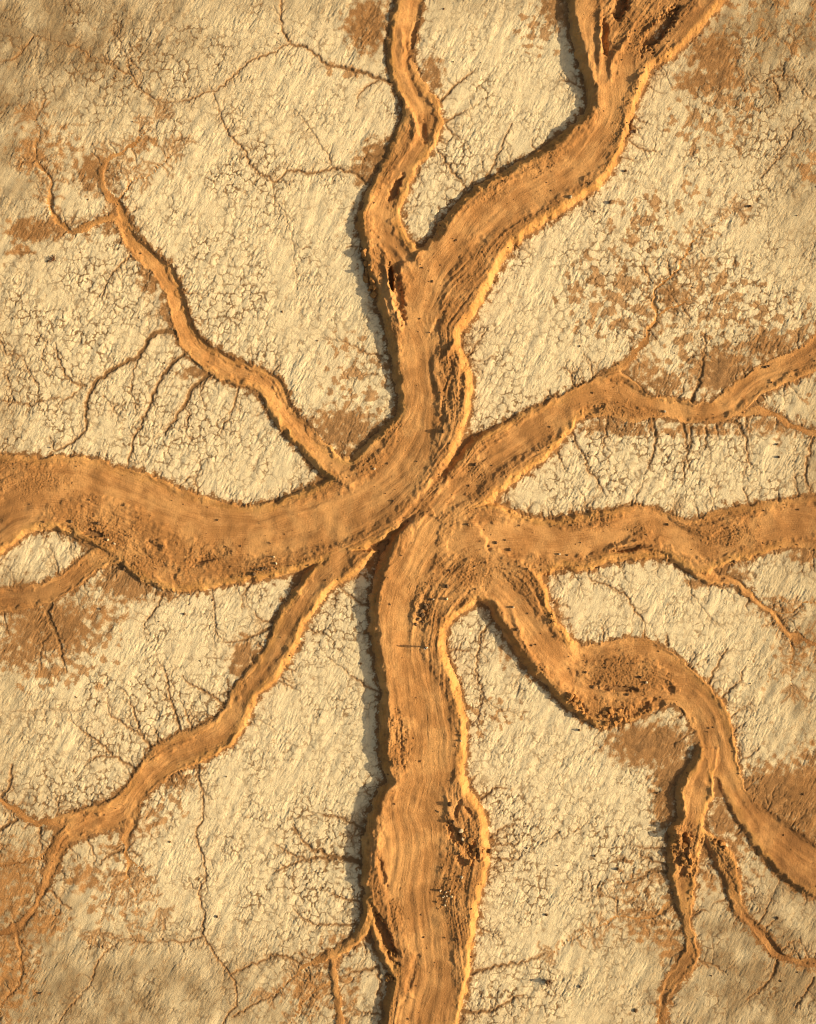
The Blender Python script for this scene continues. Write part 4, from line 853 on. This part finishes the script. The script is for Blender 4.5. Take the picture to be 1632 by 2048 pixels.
E = [(0,1),(1,2),(2,3),(3,4),(4,5),(5,6)]; Rr = [(.15,.11),(.13,.095),(.155,.11),(.09,.07),(.052,.055),(.078,.092),(.07,.085)]
def chain(start, pts, rs):
    p = start
    for c_, r_ in zip(pts, rs):
        V.append(c_); Rr.append(r_); E.append((p, len(V) - 1)); p = len(V) - 1
    return p
for s_ in (-1, 1):
    h = chain(3, [(s_*.17,0,1.42),(s_*.22,.0,1.30),(s_*.25,-.02,1.14),(s_*.265,.03,.92),(s_*.265,.05,.85)], [.055,.05,.042,.03,.035])
    for f in range(4): chain(h, [(s_*(.262+.006*f),.025+.02*f,.79),(s_*(.255),.03+.02*f,.745-.006*abs(f-1.5))], [.010,.008])
    chain(h, [(s_*.25,.075+.02,.82),(s_*.245,.105,.785)], [.011,.009])
    chain(0, [(s_*.09,0,.88),(s_*.10,.0,.50),(s_*.105,-.02,.10),(s_*.11,.04,.045),(s_*.115,.16,.035)], [.088,.06,.042,.042,.032])
skin_obj('body', V, E, Rr, M_SKIN, pr)
SV = [(0,0,.93),(0,0,1.12),(0,-.01,1.30),(0,0,1.43),(-.17,0,1.42),(-.225,0,1.28),(-.25,-.02,1.15),(.17,0,1.42),(.225,0,1.28),(.25,-.02,1.15)]
skin_obj('shirt', SV, [(0,1),(1,2),(2,3),(3,4),(4,5),(5,6),(3,7),(7,8),(8,9)], [(.18,.135),(.16,.12),(.19,.14),(.115,.10),.085,.072,.066,.085,.072,.066], M_SHIRT, pr)
TV = [(0,0,.97),(-.09,0,.88),(-.10,0,.5),(-.107,-.02,.12),(.09,0,.88),(.10,0,.5),(.107,-.02,.12)]
skin_obj('trousers', TV, [(0,1),(1,2),(2,3),(0,4),(4,5),(5,6)], [(.165,.125),.105,.077,.062,.105,.077,.062], M_TROU, pr)
def blob(name, loc, scl, mat, parent, cut=None):
    bm = bmesh.new(); bmesh.ops.create_uvsphere(bm, u_segments=16, v_segments=10, radius=1)
    if cut: bmesh.ops.bisect_plane(bm, geom=bm.verts[:] + bm.edges[:] + bm.faces[:], plane_co=cut[0], plane_no=cut[1], clear_inner=True)
    for v in bm.verts: v.co = Vector((v.co.x * scl[0], v.co.y * scl[1], v.co.z * scl[2])) + Vector(loc)
    for f in bm.faces: f.smooth = True
    me = bpy.data.meshes.new(name); bm.to_mesh(me); bm.free(); me.materials.append(mat); o = bpy.data.objects.new(name, me); col.objects.link(o); o.parent = parent; return o
blob('hair', (0,-.012,1.685), (.098,.118,.105), M_HAIR, pr, ((0,.25,-.15), (0,-.75,.66)))
blob('nose', (0,.115,1.645), (.014,.02,.022), M_SKIN, pr); blob('mouth', (0,.10,1.595), (.026,.012,.008), mat_plain('lips', (.30,.11,.08)), pr)
for s_ in (-1, 1):
    blob('eye', (s_*.034,.098,1.675), (.013,.009,.009), M_HAIR, pr); blob('ear', (s_*.086,.0,1.655), (.014,.026,.034), M_SKIN, pr); blob('shoe', (s_*.113,.06,.045), (.05,.14,.05), M_SHOE, pr)

# ------------------------------------------------------------------ light and camera
SUN_EL, AZ = 23.5, -2.5                      # sun stands in the east (+x), a touch south
w = bpy.data.worlds.new('World'); sc.world = w; w.use_nodes = True
nt = w.node_tree; bg = nt.nodes['Background']
sky = nt.nodes.new('ShaderNodeTexSky'); sky.sky_type = 'NISHITA'; sky.sun_disc = False; sky.sun_elevation = math.radians(SUN_EL); sky.sun_rotation = math.radians(90 - AZ); sky.dust_density = 4; sky.air_density = 1.0; sky.ozone_density = .6
mx = nt.nodes.new('ShaderNodeMix'); mx.data_type = 'RGBA'; mx.blend_type = 'MULTIPLY'; mx.inputs[0].default_value = 1; mx.inputs[7].default_value = (1, .84, .60, 1)   # dusty air
nt.links.new(sky.outputs[0], mx.inputs[6]); nt.links.new(mx.outputs[2], bg.inputs[0]); bg.inputs[1].default_value = .115
sd = bpy.data.lights.new('sun', 'SUN'); sd.energy = 4.9; sd.angle = math.radians(1.0); sd.color = (1.0, .79, .47)
so = bpy.data.objects.new('sun', sd); col.objects.link(so)
el, az = math.radians(SUN_EL), math.radians(AZ)
dirv = Vector((math.cos(el) * math.cos(az), math.cos(el) * math.sin(az), math.sin(el)))
so.rotation_euler = dirv.to_track_quat('Z', 'Y').to_euler(); so.location = dirv * 300
cd = bpy.data.cameras.new('camera'); co_ = bpy.data.objects.new('camera', cd); col.objects.link(co_)
Hc = 150.0; co_.location = (0, 0, Hc); co_.rotation_euler = (0, 0, 0)
cd.sensor_fit = 'VERTICAL'; cd.sensor_height = 24; cd.lens = 24 * Hc / (2048 / U); cd.clip_end = 20000; cd.clip_start = 1
sc.camera = co_
sc.view_settings.view_transform = 'Standard'; sc.view_settings.look = 'None'; sc.view_settings.exposure = 0.36; sc.view_settings.gamma = 1
sc.cycles.filter_width = 1.0; sc.cycles.max_bounces = 4; sc.cycles.diffuse_bounces = 3
